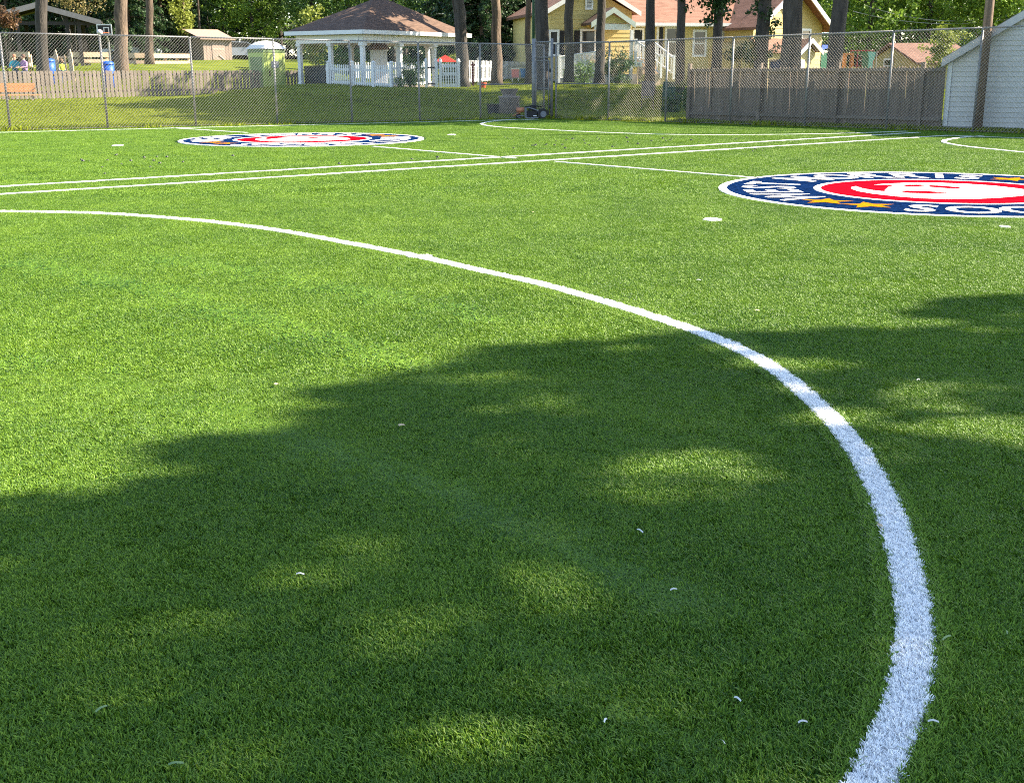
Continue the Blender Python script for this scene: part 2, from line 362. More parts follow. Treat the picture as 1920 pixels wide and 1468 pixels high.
def pile(name, pts, rot, scl, meshes, parent=None, kind='stuff', base=None):
    me = bpy.data.meshes.new(name); n = len(pts)
    me.vertices.add(n); me.vertices.foreach_set('co', np.asarray(pts, np.float32).ravel())
    a = me.attributes.new('rz', 'FLOAT', 'POINT'); a.data.foreach_set('value', np.asarray(rot, np.float32))
    a = me.attributes.new('sc', 'FLOAT', 'POINT'); a.data.foreach_set('value', np.asarray(scl, np.float32))
    o = link(name, me, parent)
    if kind: o['kind'] = kind
    g = bpy.data.node_groups.new(name+'_scatter', 'GeometryNodeTree')
    g.interface.new_socket('Geometry', in_out='INPUT', socket_type='NodeSocketGeometry'); g.interface.new_socket('Geometry', in_out='OUTPUT', socket_type='NodeSocketGeometry')
    N = g.nodes; L = g.links; gi = N.new('NodeGroupInput'); go = N.new('NodeGroupOutput')
    mp = N.new('GeometryNodeMeshToPoints'); L.new(gi.outputs[0], mp.inputs[0])
    jn = N.new('GeometryNodeJoinGeometry')
    for k, m in enumerate(meshes):
        src = bpy.data.objects.new('turf_fibres', m)
        oi = N.new('GeometryNodeObjectInfo'); oi.inputs[0].default_value = src
        try: oi.inputs['As Instance'].default_value = False
        except Exception: pass
        gti = N.new('GeometryNodeGeometryToInstance'); L.new(oi.outputs['Geometry'], gti.inputs[0]); L.new(gti.outputs[0], jn.inputs[0])
    ip = N.new('GeometryNodeInstanceOnPoints'); L.new(mp.outputs[0], ip.inputs['Points']); L.new(jn.outputs[0], ip.inputs['Instance'])
    ip.inputs['Pick Instance'].default_value = True
    rv = N.new('FunctionNodeRandomValue'); rv.data_type = 'INT'; rv.inputs[4].default_value = 0; rv.inputs[5].default_value = len(meshes)-1
    L.new(rv.outputs[2], ip.inputs['Instance Index'])
    na = N.new('GeometryNodeInputNamedAttribute'); na.data_type = 'FLOAT'; na.inputs[0].default_value = 'rz'
    cx = N.new('ShaderNodeCombineXYZ'); L.new(na.outputs[0], cx.inputs[2]); L.new(cx.outputs[0], ip.inputs['Rotation'])
    ns = N.new('GeometryNodeInputNamedAttribute'); ns.data_type = 'FLOAT'; ns.inputs[0].default_value = 'sc'
    L.new(ns.outputs[0], ip.inputs['Scale']); L.new(ip.outputs[0], go.inputs[0])
    md = o.modifiers.new('scatter', 'NODES'); md.node_group = g
    return o
def seg_dist(P, path):
    d = np.full(len(P), 1e9)
    for a, b in zip(path[:-1], path[1:]):
        v = b-a; L2 = (v**2).sum()+1e-12; t = np.clip(((P-a)@v)/L2, 0, 1)
        d = np.minimum(d, ((P-a-t[:, None]*v)**2).sum(1))
    return np.sqrt(d)
HALF = 960/FPX*1.04
def scatter(y0, y1, dens, margin):      # stratified points over the part of the field in view and a step around
    s = 1/math.sqrt(dens); wd = HALF*y1+margin
    X, Y = np.meshgrid(np.arange(-wd, wd, s), np.arange(y0, y1, s)); P = np.stack([X.ravel(), Y.ravel()], 1); P += rng.uniform(-.5, .5, P.shape)*s
    return P[(np.abs(P[:, 0]) < HALF*P[:, 1]+margin) & infield(P[:, 0], P[:, 1], -.05)]
def keep_off(P, pad):
    k = np.ones(len(P), bool)
    for path, h in LINES:
        lo, hi = path.min(0)-h-pad, path.max(0)+h+pad
        c = np.where(((P > lo) & (P < hi)).all(1) & k)[0]
        if len(c): k[c[seg_dist(P[c], path) < h+pad]] = False
    for C, r_ in EMBS: k &= np.hypot(P[:, 0]-C.x, P[:, 1]-C.y) > r_+pad*.9
    return k
BRUSH = np.array([ground(*q)[:2] for q in ((420,770),(560,830),(760,900),(960,985),(1130,1070),(1300,1130))])
BRUSHES = [(BRUSH, .13, .95)]+[(np.array([ground(*q)[:2] for q in L]), w_, k_) for L, w_, k_ in (([(60,500),(330,560),(640,650),(860,720)], .14, .6), ([(0,690),(250,730),(470,800)], .12, .6), ([(250,480),(600,540),(900,600)], .16, .4), ([(900,1180),(1100,1290),(1300,1420)], .08, .5))]
def nap(P):                              # brushed direction of the pile, in swathes along the pitch
    u = P[:, 0]*dR.x + P[:, 1]*dR.y; v = P[:, 0]*dL.x + P[:, 1]*dL.y
    a = 2.2 + .42*np.sin(v*2.1+.7*np.sin(u*1.3)) + .25*np.sin(u*3.7+1.1*v) + rng.normal(0, .9, len(P))
    b = np.exp(-(seg_dist(P, BRUSH)/.11)**2); return a*(1-b) + b*(1.45+rng.normal(0, .25, len(P)))
def z3(P, z): return np.c_[P, np.full(len(P), z)]
TA = [tuft_mesh('turf_clump', 100, .036, .0155, .0030, turfm, .7) for _ in range(4)]
TB = [tuft_mesh('turf_clump', 150, .075, .019, .0040, turfm, .6) for _ in range(4)]
TC = [tuft_mesh('turf_clump', 520, .24, .021, .0065, turfm, .6) for _ in range(4)]
TF = [tuft_mesh('turf_clump', 110, .036, .010, .0044, turfm, 2.0) for _ in range(3)]
TS = [tuft_mesh('turf_clump', 14, .009, .017, .0030, turfm, .6) for _ in range(4)]
WS = [tuft_mesh('white_clump', 16, .010, .018, .0036, turfw, .5) for _ in range(4)]
for nm, (y0, y1, dn, mg, pad), T in (('turf_pile', (1.2, 6, 850, 1.5, .034), TA), ('turf_pile', (6, 15, 260, 1.8, .085), TB), ('turf_pile', (15, 50, 26, 3, .25), TC)):
    P = scatter(y0, y1, dn, mg); k = keep_off(P, pad); P = P[k]
    if y0 < 15:          # paler streaks where the pile is brushed flat
        b = np.zeros(len(P), bool)
        for path_, wd_, k_ in BRUSHES: b |= k_*np.exp(-(seg_dist(P, path_)/wd_)**2) > rng.random(len(P))
        Q = P[b]; P = P[~b]
        pile('turf_pile', z3(Q, 0), 1.5+rng.normal(0, .35, len(Q)), rng.uniform(.95, 1.2, len(Q))*(1 if y0 < 6 else 2.1), TF)
    pile(nm, z3(P, 0), nap(P), rng.uniform(.85, 1.2, len(P)), T)
    # finer tufts fill the strip beside the lines
    far = y0 >= 15
    P2 = scatter(y0, y1, 300 if far else 12000 if y0 < 6 else 7000, 1. if far else .3); sel = np.zeros(len(P2), bool)
    for path, h in LINES:
        lo, hi = path.min(0)-h-pad, path.max(0)+h+pad
        c = np.where(((P2 > lo) & (P2 < hi)).all(1))[0]
        if len(c): sel[c[seg_dist(P2[c], path) < h+pad*1.6]] = True
    for C, r_ in EMBS: sel |= np.abs(np.hypot(P2[:, 0]-C.x, P2[:, 1]-C.y)-r_) < pad*1.1
    P2 = P2[sel]; P2 = P2[keep_off(P2, .07 if far else .006)]
    pile('turf_pile', z3(P2, 0), nap(P2), rng.uniform(.9, 1.3, len(P2))*(1.05 if y0 == 6 else 1), TB if far else TS)
path, h = LINES[0]
wp = []
for a, b in zip(path[:-1], path[1:]):
    v = b-a; L_ = np.hypot(*v); n_ = np.array([-v[1], v[0]])/max(L_, 1e-9); k = rng.poisson(L_*2*h*11000)
    q = a + rng.random((k, 1))*v + (rng.uniform(-1, 1, (k, 1))*(h+.001))*n_; wp.append(q)
wp = np.concatenate(wp)
jx = np.array(JOG); jp = np.c_[rng.uniform(jx[:, 0].min(), jx[:, 0].max(), 500), rng.uniform(jx[:, 1].min()+.02, jx[:, 1].max(), 500)]
wp = np.concatenate([wp, jp]); wp = wp[(wp[:, 1] > 1.5) & (np.abs(wp[:, 0]) < HALF*wp[:, 1]+.6)]
pile('white_pile', z3(wp, 0.001), nap(wp), rng.uniform(.85, 1.2, len(wp))*np.clip(.75+wp[:, 1]*.05, 1, 1.35), WS, parent=arc_obj)
# ------------------------------------------------------------------ bits lying on the turf
def fibre(px, py, L_, ang, wd=.0018, m=None):
    m = m or mat('loose_white_fibre', (.50, .50, .49), .7, .2, 8)
    p = ground(px, py, .028); L_ *= .75; b = MB(); n = 5; ca, sa = math.cos(ang), math.sin(ang); bend = random.uniform(-.35, .35)*random.random()
    for k in range(n):
        t = k/(n-1)-.5; x = t*L_; y = bend*L_*(t*t-.1); wv = wd*(1-.9*abs(t)**3)
        b.v += [(x*ca-(y-wv)*sa, x*sa+(y-wv)*ca, .003*math.sin(k)), (x*ca-(y+wv)*sa, x*sa+(y+wv)*ca, .003*math.sin(k)+.003)]
    for k in range(n-1): i = 2*k; b.f.append((i, i+2, i+3, i+1))
    o = b.build('loose_fibre', m); o.location = p; return o
dry = mat('dry_leaf', (.35, .27, .16), .8, .2, 30); palegr = mat('pale_grass_stalk', (.12, .19, .08), .7, .1, 30)
for px, py, L_, a in ((563,1076,.034,.1),(1200,995,.04,-.9),(1263,1105,.034,.5),(1505,1353,.034,.3),(1135,1350,.03,1.2),(1383,1310,.028,-.8),(1355,1390,.03,1.9),(1750,1352,.036,0),(1722,712,.035,.6),(1310,525,.045,.2)):
    tag(fibre(px, py, L_, a), 'loose white turf fibre lying on the green turf', 'fibre', 'loose white fibres on the turf')
for px, py, L_, a in ((190,1328,.05,1.1),(330,1431,.045,.3),(1775,1195,.06,.7),(1888,1185,.035,1.2)):
    tag(fibre(px, py, L_, a, .0022, palegr), 'pale dry grass stalk lying on the shaded turf', 'grass stalk', 'grass stalks on the turf')
for px, py in ((753,797),(519,720),(1420,582),(1650,984),(1000,398)):
    o = fibre(px, py, .04, random.uniform(0, 3), .009, dry); tag(o, 'small curled tan leaf fallen on the turf', 'leaf', 'fallen leaves on the turf')
cr = MB(); r_ = random.Random(3)
for px, py, n, sx, sy in ((190,309,5,20,6),(250,303,9,60,5),(330,300,5,60,6),(1190,266,26,90,7),(1020,270,14,60,6),(690,308,4,60,4),(1416,286,3,6,2),(770,300,3,40,3)):
    for k in range(n):
        p = ground(px+r_.gauss(0, sx), py+r_.gauss(0, sy)); s_ = r_.uniform(.012, .035)
        cr.lathe([(s_*.6, .012), (s_, .02), (s_*.5, .02+s_*.7)], (p.x, p.y, 0), 6)
tag(cr.build('rubber_crumbs', blackp), kind='stuff')

# ------------------------------------------------------------------ chain-link fences
def wire_mesh(parent, x0, x1, zt0, zt1, zb=.03, pitch=.086, wr=.0037):
    b = MB(); H = max(zt0, zt1)+.03
    top = lambda x: zt0+(zt1-zt0)*(x-x0)/(x1-x0)+.03
    n = int((x1-x0+H)/pitch)+1
    for sgn, yo in ((1, -.004), (-1, .004)):
        for k in range(n):
            s0 = x0-H+k*pitch if sgn > 0 else x0+k*pitch
            za, xa = zb, s0; xb = s0+sgn*(H-zb); zc = H
            if sgn > 0:
                if xa < x0: za += x0-xa; xa = x0
                if xb > x1: zc -= xb-x1; xb = x1
            else:
                if xa > x1: za += xa-x1; xa = x1
                if xb < x0: zc -= x0-xb; xb = x0
            lim = top(xb)
            if zc > lim: xb -= sgn*(zc-lim); zc = lim
            if zc-za < .03: continue
            i = len(b.v)
            for x, z in ((xa, za), (xb, zc)): b.v += [(x-wr, yo, z), (x+wr, yo-wr, z), (x+wr*.5, yo+wr, z)]
            b.f += [(i, i+1, i+4, i+3), (i+1, i+2, i+5, i+4), (i+2, i, i+3, i+5)]
    o = b.build('wire_mesh', wire, parent); o['kind'] = 'stuff'; return o
def chain_fence(fr, posts, label, x_ext, braces=(), thick=()):
    t = fthing(fr, 'chain_link_fence', label, 'fence'); P = []
    for bx, by, tx, ty in posts:
        xb = fr.uv(bx, by)[0]; zt = fr.uv(tx, ty)[1]; P.append((xb, zt))
    k = np.polyfit([p[0] for p in P], [p[1] for p in P], 1); zt = lambda x: k[0]*x+k[1]
    sp = (P[-1][0]-P[0][0])/(len(P)-1)
    xs_ = [p[0] for p in P]; a = x_ext[0]; 
    while xs_[0] > a: xs_.insert(0, xs_[0]-sp)
    while xs_[-1] < x_ext[1]: xs_.append(xs_[-1]+sp)
    if xs_[0] < a: xs_[0] = max(xs_[0], a)
    for x in xs_:
        r_ = .03; po = MB().tube([(x, .035, -.05), (x, .035, zt(x)-.03)], r_, 10).build('post', steel, t, True)
        MB().lathe([(r_*1.15, 0), (r_*1.2, .02), (r_*.7, .05)], (x, .035, zt(x)-.045), 10).build('cap', steel, po, True)
    for xa, xb in zip(xs_[:-1], xs_[1:]): MB().tube([(xa+.03, .035, zt(xa)), (xb-.03, .035, zt(xb))], .021, 8).build('top_rail', steel, t, True)
    for xa, xb, z in braces: MB().tube([(xa, .035, z), (xb, .035, z)], .021, 8).build('brace_rail', steel, t, True)
    MB().tube([(xs_[0], .0, .05), (xs_[-1], .0, .05)], .004, 4).build('tension_wire', steel, t)
    wire_mesh(t, xs_[0], xs_[-1], zt(xs_[0]), zt(xs_[-1])); return t, zt, xs_
fL = Frame(LF[0], LF[1])
pl = [(20,247,4,62),(203,243,191,67),(368,237.5,360,70),(521,234,512,73),(661,230,655,77),(788,226.5,778,80),(902,224.6,899,82)]
xg = fL.uv(995, 223.4)[0]
chain_fence(fL, pl, 'tall galvanised chain-link fence along the lawn, ending at the gate', (-6, xg-1.0), [(fL.uv(902, 224)[0], xg, 1.12)])
fR = Frame(RF[0], RF[1])
pr = [(1139,228,1142,80),(1246,231,1251,75),(1367,234.5,1373,69),(1507,239.5,1514,65),(1660,244.5,1675,60)]
tR, ztR, xR = chain_fence(fR, pr, 'tall galvanised chain-link fence in front of the stockade fence and white garage', (.02, 24), [(.05, fR.uv(1139, 228)[0], 1.14)])
# gate between the two fences
g0 = LF[0]+dL*fL.uv(1001, 223.4)[0]; g1 = RF[0]; fG = Frame(g0, g1)
gt = fthing(fG, 'fence_gate', 'narrow tubular steel gate between the two chain-link fences', 'gate'); GL = fG.len
for x, r_ in ((-.02, .075), (GL-.16, .045)):
    MB().tube([(x, .02, -.05), (x, .02, 2.55)], r_, 12).build('gate_post', steel, gt, True)
for z in (1.96, 2.44): MB().tube([(.05, .02, z), (GL-.2, .02, z)], .021, 8).build('transom', steel, gt, True)
lf = MB()
for p, q in (((.09, .08), (.09, 1.86)), ((GL-.27, .08), (GL-.27, 1.86)), ((.09, 1.86), (GL-.27, 1.86)), ((.09, .08), (GL-.27, .08)), ((.09, .98), (GL-.27, .98))):
    lf.tube([(p[0], .0, p[1]), (q[0], .0, q[1])], .022, 8)
lf = lf.build('leaf_frame', steel, gt, True)
for z in (.4, 1.55): MB().lathe([(.05, -.05), (.055, 0), (.05, .06)], (GL-.19, .01, z), 8).build('hinge', blackp, gt)
wire_mesh(gt, .09, GL-.27, 1.84, 1.84, .08)
wire_mesh(gt, .09, GL-.27, 2.44, 2.44, 1.97).name = 'upper_wire_mesh'
# green light pole beyond the gate
p = at(1000, 215, 49); greenm = mat('green_painted_steel', (.03, .075, .035), .5, .15, 4)
o = thing('light_pole', 'slim green painted steel pole rising behind the gate post', 'pole', (p.x, p.y, tz1(p.x, p.y)))
MB().tube([(0, 0, 0), (0, 0, 7)], [.065, .055], 12).build('shaft', greenm, o, True); MB().box(-.13, .13, -.13, .13, -.05, .04).build('base_plate', greenm, o)

# ------------------------------------------------------------------ wooden fences
def pickets(t, fr, x0, x1, pitch, wd, th, zb, zt, m, top='flat', y=0., tilt=.01, nm='picket'):
    n = int((x1-x0)/pitch); h = 1.0; me = []
    for k in range(3):
        hh = wd/2; d = random.uniform(-.006, .006)
        if top == 'flat': poly = [(-hh, 0), (hh, 0), (hh, 1+d), (-hh, 1-d)]
        elif top == 'dog': poly = [(-hh, 0), (hh, 0), (hh, .97), (hh*.45, 1), (-hh*.45, 1), (-hh, .97)]
        else: poly = [(-hh, 0), (hh, 0), (hh, .93), (0, 1), (-hh, .93)]
        me.append(MB().prism(poly, -th/2, th/2).mesh(nm, m))
    for k in range(n+1):
        x = x0+k*pitch; za = zb(x)+random.uniform(0, .02); z1 = zt(x)+random.uniform(-.012, .012)
        o = link(nm, me[k % 3], t); o.location = (x, y, za); o.scale = (random.uniform(.94, 1.03), 1, z1-za); o.rotation_euler = (0, random.gauss(0, tilt), 0)
def lin(a, b): (x0, z0), (x1, z1) = a, b; return lambda x: z0+(z1-z0)*(x-x0)/(x1-x0)
# brown picket fence on the left
fb = Frame(at(0, 133, 48), at(568, 133, 58))
t = fthing(fb, 'picket_fence', 'weathered brown board fence with narrow gaps behind the wooden bench', 'fence')
x0 = fb.uv(-60, 150)[0]; x1 = fb.uv(569, 150)[0]
zb = lin(fb.uv(0, 190), fb.uv(568, 179)); zt = lin(fb.uv(0, 134), fb.uv(568, 132))
pickets(t, fb, x0, x1, .185, .14, .02, zb, zt, brownw, 'flat')
for dz in (.28, .95):
    b = MB(); b.quad((x0, .03, zb(x0)+dz), (x1, .03, zb(x1)+dz), (x1, .03, zb(x1)+dz+.09), (x0, .03, zb(x0)+dz+.09)); b.quad((x0, .012, zb(x0)+dz), (x1, .012, zb(x1)+dz), (x1, .03, zb(x1)+dz), (x0, .03, zb(x0)+dz)); b.build('rail', brownw, t)
for k in range(8): x = x0+(x1-x0)*k/7; MB().box(x-.05, x+.05, .05, .15, zb(x)-.1, zt(x)-.05).build('fence_post', brownw, t)
# black mesh panel between brown and white fences
fk = Frame(at(572, 133, 58.3), at(610, 133, 52.8)); t = fthing(fk, 'black_screen_panel', 'black mesh screen panel between brown and white picket fences', 'screen')
za = fk.uv(572, 172)[1]; zc = fk.uv(572, 126)[1]; MB().box(0, fk.len, -.01, .01, za, zc).build('screen', mat('black_mesh', (.016, .016, .018), .8, .4, 30), t)
for x in (.02, fk.len-.02): MB().box(x-.03, x+.03, -.04, .04, za-.1, zc+.04).build('frame_post', blackp, t)
MB().box(.05, fk.len-.05, -.03, .03, zc, zc+.05).build('frame_rail', blackp, t)
# white picket fence in front of the gazebo
def white_fence(pA, pB, label, topy, boty, pitch=.125, post_px=(), group=None):
    fr = Frame(at(pA[0], 133, pA[1]), at(pB[0], 133, pB[1])); t = fthing(fr, 'white_picket_fence', label, 'fence', group)
    zt = lin(fr.uv(pA[0], topy[0]), fr.uv(pB[0], topy[1])); zb = lin(fr.uv(pA[0], boty[0]), fr.uv(pB[0], boty[1])); L_ = fr.len
    pickets(t, fr, .08, L_-.08, pitch, .06, .02, lambda x: zb(x)+.06, zt, white, 'dog', -.03, .003)
    for f0 in (.12, .72):
        zz = lambda x: zb(x)+(zt(x)-zb(x))*f0
        b = MB(); 
        for y in (-.018, .02): b.quad((0, y, zz(0)), (L_, y, zz(L_)), (L_, y, zz(L_)+.09), (0, y, zz(0)+.09))
        b.quad((0, -.018, zz(0)+.09), (L_, -.018, zz(L_)+.09), (L_, .02, zz(L_)+.09), (0, .02, zz(0)+.09)); b.build('rail', white, t)
    for px in post_px:
        x = fr.uv(px, 140)[0]; z = zt(x)+.08; po = MB().box(x-.065, x+.065, -.07, .06, zb(x)-.1, z).build('fence_post', white, t)
        MB().slab([(x-.085, -.09), (x+.085, -.09), (x+.085, .08), (x-.085, .08)], z, z+.03).quad((x-.07, -.07, z+.03), (x+.07, -.07, z+.03), (x, 0, z+.1)).quad((x+.07, -.07, z+.03), (x+.07, .06, z+.03), (x, 0, z+.1)).build('cap', white, po)
    return t, fr
white_fence((611, 52.6), (737, 49.6), 'white picket fence before the gazebo columns, with broad posts', (121, 123), (160, 167), .13, (617, 660, 701, 734))
white_fence((737, 49.7), (797, 51.4), 'white picket fence half hidden by the shrub beside the garden gate', (118, 117), (165, 163), .13, ())
white_fence((878, 57.5), (992, 64), 'sunlit white picket fence running behind the tree trunks', (113, 117), (158, 149), .15, (898,))
white_fence((655, 64), (800, 66), 'white picket fence seen through the gazebo from the far side', (117, 116), (150, 150), .14, ())
fg = Frame(at(797, 133, 51.5), at(862, 133, 51.6)); t = fthing(fg, 'garden_gate', 'pale white garden gate with arched picket leaf between square posts', 'gate')
for px in (799, 818, 826, 860):
    x = fg.uv(px, 140)[0]; za, zc = fg.uv(px, 168)[1], fg.uv(px, 117)[1]; po = MB().box(x-.06, x+.06, -.06, .06, za-.1, zc).build('gate_post', white, t)
    MB().lathe([(.07, 0), (.085, .03), (.05, .06), (.065, .10), (.02, .15)], (x, 0, zc), 8).build('finial', white, po)
xa, xb = fg.uv(829, 140)[0], fg.uv(857, 140)[0]; za, zc = fg.uv(829, 164)[1], fg.uv(829, 120)[1]
for k in range(6): x = xa+.05+(xb-xa-.1)*k/5; MB().box(x-.03, x+.03, -.03, -.01, za, zc+.05*math.cos((k-2.5)*.5)).build('picket', white, t)
for z in (za+.02, za+.5, zc-.14): MB().box(xa, xb, -.008, .03, z, z+.12).build('gate_rail', white, t)
xa, xb = fg.uv(802, 140)[0], fg.uv(816, 140)[0]
for z in (za+.1, zc-.2): MB().box(xa, xb, -.1, -.06, z, z+.07).build('hinge_strap', blackp, t)
for k in range(5): x = fg.uv(819, 140)[0]+.05*k; MB().box(x-.015, x+.015, .09, .11, za, zc-.05).build('picket', white, t)

# stockade fence behind the right chain-link fence
nR = Vector((-dR.y, dR.x, 0)); a = RF[0]+nR*.55; fs = Frame(a, a+dR*10)
t = fthing(fs, 'stockade_fence', 'tall weathered grey-brown stockade fence of close boards behind the chain-link', 'fence')
x0 = fs.uv(1292, 180)[0]; x1 = fs.uv(1767, 180)[0]; zt = lin(fs.uv(1292, 128), fs.uv(1766, 124))
pickets(t, fs, x0, x1, .103, .106, .02, lambda x: .03, zt, stock, 'point', .06, .008, 'board')
for z in (.25, 1.5): 
    for xa in np.arange(x0, x1-.5, 2.4): MB().box(xa+.05, min(xa+2.36, x1), -.03, .045, z, z+.085).build('rail', brownw, t)
for xa in np.arange(x0, x1+.1, 2.4): MB().box(xa-.05, xa+.05, -.06, .04, -.1, 1.74).build('fence_post', stock, t)

# ------------------------------------------------------------------ houses
def lap_boards(t, x0, x1, z0, z1, course, m, y=0., left=None, right=None, nm='siding_board'):
    z = z0
    while z < z1-.02:
        zt_ = min(z+course, z1); a0, a1 = (x0, x0) if not left else (max(x0, left(z)), max(x0, left(zt_))); b0, b1 = (x1, x1) if not right else (min(x1, right(z)), min(x1, right(zt_)))
        if b1-a1 > .02 or b0-a0 > .05:
            if b1 < a1: a1 = b1 = (a1+b1)/2
            b = MB(); b.quad((a0, y-.022, z), (b0, y-.022, z), (b1, y-.004, zt_), (a1, y-.004, zt_)); b.quad((a0, y, z), (b0, y, z), (b0, y-.022, z), (a0, y-.022, z))
            b.build(nm, m, t)
        z += course
def window(t, x0, x1, z0, z1, y, muntin=True, frame=None, fw=.09, nm='window'):
    o = MB().box(x0+.02, x1-.02, y-.03, y+.01, z0+.02, z1-.02).build(nm, glass, t); f = MB()
    for a in ((x0-fw, x0+.02, z0-fw, z1+fw), (x1-.02, x1+fw, z0-fw, z1+fw), (x0+.02, x1-.02, z1-.02, z1+fw), (x0+.02, x1-.02, z0-fw, z0+.02)): f.box(a[0], a[1], y-.07, y-.002, a[2], a[3])
    f.build('frame', frame or whitet, o)
    if muntin: MB().box(x0+.02, x1-.02, y-.05, y-.032, (z0+z1)/2-.03, (z0+z1)/2+.03).build('sash_bar', whitet, o)
    return o
shut = mat('black_shutter', (.018, .018, .022), .6, .2, 5)
def shutter(t, x0, x1, z0, z1, y):
    b = MB().box(x0, x1, y-.05, y-.004, z0, z1); n = 14
    for k in range(n): z = z0+.05+(z1-z0-.1)*k/n; b.quad((x0+.04, y-.052, z), (x1-.04, y-.052, z), (x1-.04, y-.066, z+.05), (x0+.04, y-.066, z+.05))
    b.build('shutter', shut, t)
def slope_roof(t, x0, x1, ya, za, yb, zb_, m, th=.12, nm='roof'):     # roof plane from eave (ya,za) to ridge (yb,zb)
    i = MB(); i.v = [(x0, ya, za), (x1, ya, za), (x1, yb, zb_), (x0, yb, zb_), (x0, ya, za-th), (x1, ya, za-th), (x1, yb, zb_-th), (x0, yb, zb_-th)]
    i.f = [(0, 1, 2, 3), (7, 6, 5, 4), (0, 4, 5, 1), (1, 5, 6, 2), (2, 6, 7, 3), (3, 7, 4, 0)]; return i.build(nm, m, t)
HA0, HB0 = at(1030, 133, 61.5), at(1400, 133, 63.8)
fa = Frame(HA0, HB0, 0.); fa.z0 = .75
t = fthing(fa, 'yellow_house', 'yellow clapboard house with porch and orange shingle roof behind the trunks', 'house')
yW = -.9   # the gabled wing stands forward
u = lambda px, py, off=yW: fa.uv(px, py, off)
wx0, wx1 = u(1030, 60)[0], u(1184, 60)[0]; eL, eR = u(1030, 25), u(1184, 20); ap = u(1100, -17)
zE = (eL[1]+eR[1])/2; axx = (wx0+wx1)/2; zA = ap[1]+.25
MB().prism([(wx0, -.4), (wx1, -.4), (wx1, zE), (axx, zA-.15), (wx0, zE)], yW, 7.5).build('wing_wall', yellow, t)
lap_boards(t, wx0, wx1, .1, zA-.2, .21, yellow, yW, lambda z: wx0 if z < zE else wx0+(axx-wx0)*(z-zE)/(zA-.15-zE), lambda z: wx1 if z < zE else wx1-(wx1-axx)*(z-zE)/(zA-.15-zE))
for sg, xe in ((-1, wx0-.35), (1, wx1+.35)):
    sl_ = (zA-zE)/(axx-wx0+.35); ze = zE-.12
    b = MB(); b.prism([(xe, ze), (axx, zA+.05), (axx, zA+.2), (xe, ze+.15)] if sg < 0 else [(axx, zA+.05), (xe, ze), (xe, ze+.15), (axx, zA+.2)], yW-.4, 7.8); b.build('wing_roof', oroof, t)
    MB().prism([(xe, ze-.1), (axx, zA-.06), (axx, zA+.17), (xe, ze+.13)] if sg < 0 else [(axx, zA-.06), (xe, ze-.1), (xe, ze+.13), (axx, zA+.17)], yW-.46, yW-.405).build('barge_board', whitet, t)
def win_px(px0, px1, py0, py1, off, **k): a = fa.uv(px0, py1, off); b = fa.uv(px1, py0, off); return window(t, a[0], b[0], a[1], b[1], off, **k)
def sh_px(px0, px1, py0, py1, off): a = fa.uv(px0, py1, off); b = fa.uv(px1, py0, off); shutter(t, a[0], b[0], a[1], b[1], off)
win_px(1031.5, 1045, 60, 103, yW-.02); sh_px(1049, 1058, 58, 105, yW-.02)
win_px(1090, 1115, 58.5, 100, yW-.02); sh_px(1076, 1086.5, 58, 103, yW-.02); sh_px(1119, 1130, 58, 103, yW-.02)
a = fa.uv(1099.5, 15, yW); b_ = fa.uv(1109, -4, yW); v = MB().box(a[0], b_[0], yW-.03, yW, a[1], b_[1]).build('gable_vent', mat('vent_grey', (.2, .2, .19), .7, .1), t)
for k in range(7): z = a[1]+.05+(b_[1]-a[1])*k/7; MB().box(a[0], b_[0], yW-.06, yW-.035, z, z+.03).build('louvre', whitet, v)
f = MB()
for q in ((a[0]-.08, a[0], a[1]-.1, b_[1]+.1), (b_[0], b_[0]+.08, a[1]-.1, b_[1]+.1), (a[0], b_[0], a[1]-.1, a[1])): f.box(q[0], q[1], yW-.07, yW-.002, q[2], q[3])
f.build('vent_frame', whitet, v)
# main block to the right of the wing
mx0 = wx1+.01; mx1 = fa.uv(1400, 100)[0]; ze = fa.uv(1250, 47, -.5)[1]
MB().box(mx0, mx1, 0, 8, -.4, ze+.1).build('main_wall', yellow, t); lap_boards(t, mx0, mx1, .1, ze, .21, yellow, 0)
slope_roof(t, wx1-1.0, mx1+.4, -.5, ze+.08, 4.2, ze+3.2, oroof); slope_roof(t, mx0, mx1+.4, 8.6, ze+.08, 4.2, ze+3.2, oroof, nm='rear_roof')
MB().box(mx0+.1, mx1+.4, -.62, -.505, ze-.06, ze+.09).build('gutter', whitet, t)
MB().box(mx0, mx1+.4, -.5, 0, ze-.1, ze-.07).build('soffit', whitet, t)
sh_px(1235, 1243, 52, 108, -.02); win_px(1248, 1268, 54, 104, -.02); sh_px(1272, 1280, 52, 108, -.02); win_px(1300, 1322, 60, 104, -.02); win_px(1352, 1368, 62, 104, -.02)
x = fa.uv(1232, 90)[0]; MB().box(x-.06, x+.06, -.05, -.024, -.3, ze-.1).build('downpipe', whitet, t)
a = fa.uv(1188, 97, -.02); b_ = fa.uv(1204, 57, -.02); d = MB().box(a[0], b_[0], -.05, -.024, a[1], b_[1]).build('door', blackp, t); f = MB()
for q in ((a[0]-.1, a[0], a[1], b_[1]+.1), (b_[0], b_[0]+.1, a[1], b_[1]+.1), (a[0], b_[0], b_[1], b_[1]+.1)): f.box(q[0], q[1], -.08, -.024, q[2], q[3])
f.build('door_frame', whitet, d); MB().box(b_[0]-.14, b_[0]-.09, -.09, -.05, a[1]+.95, a[1]+1.05).build('handle', steel, d)
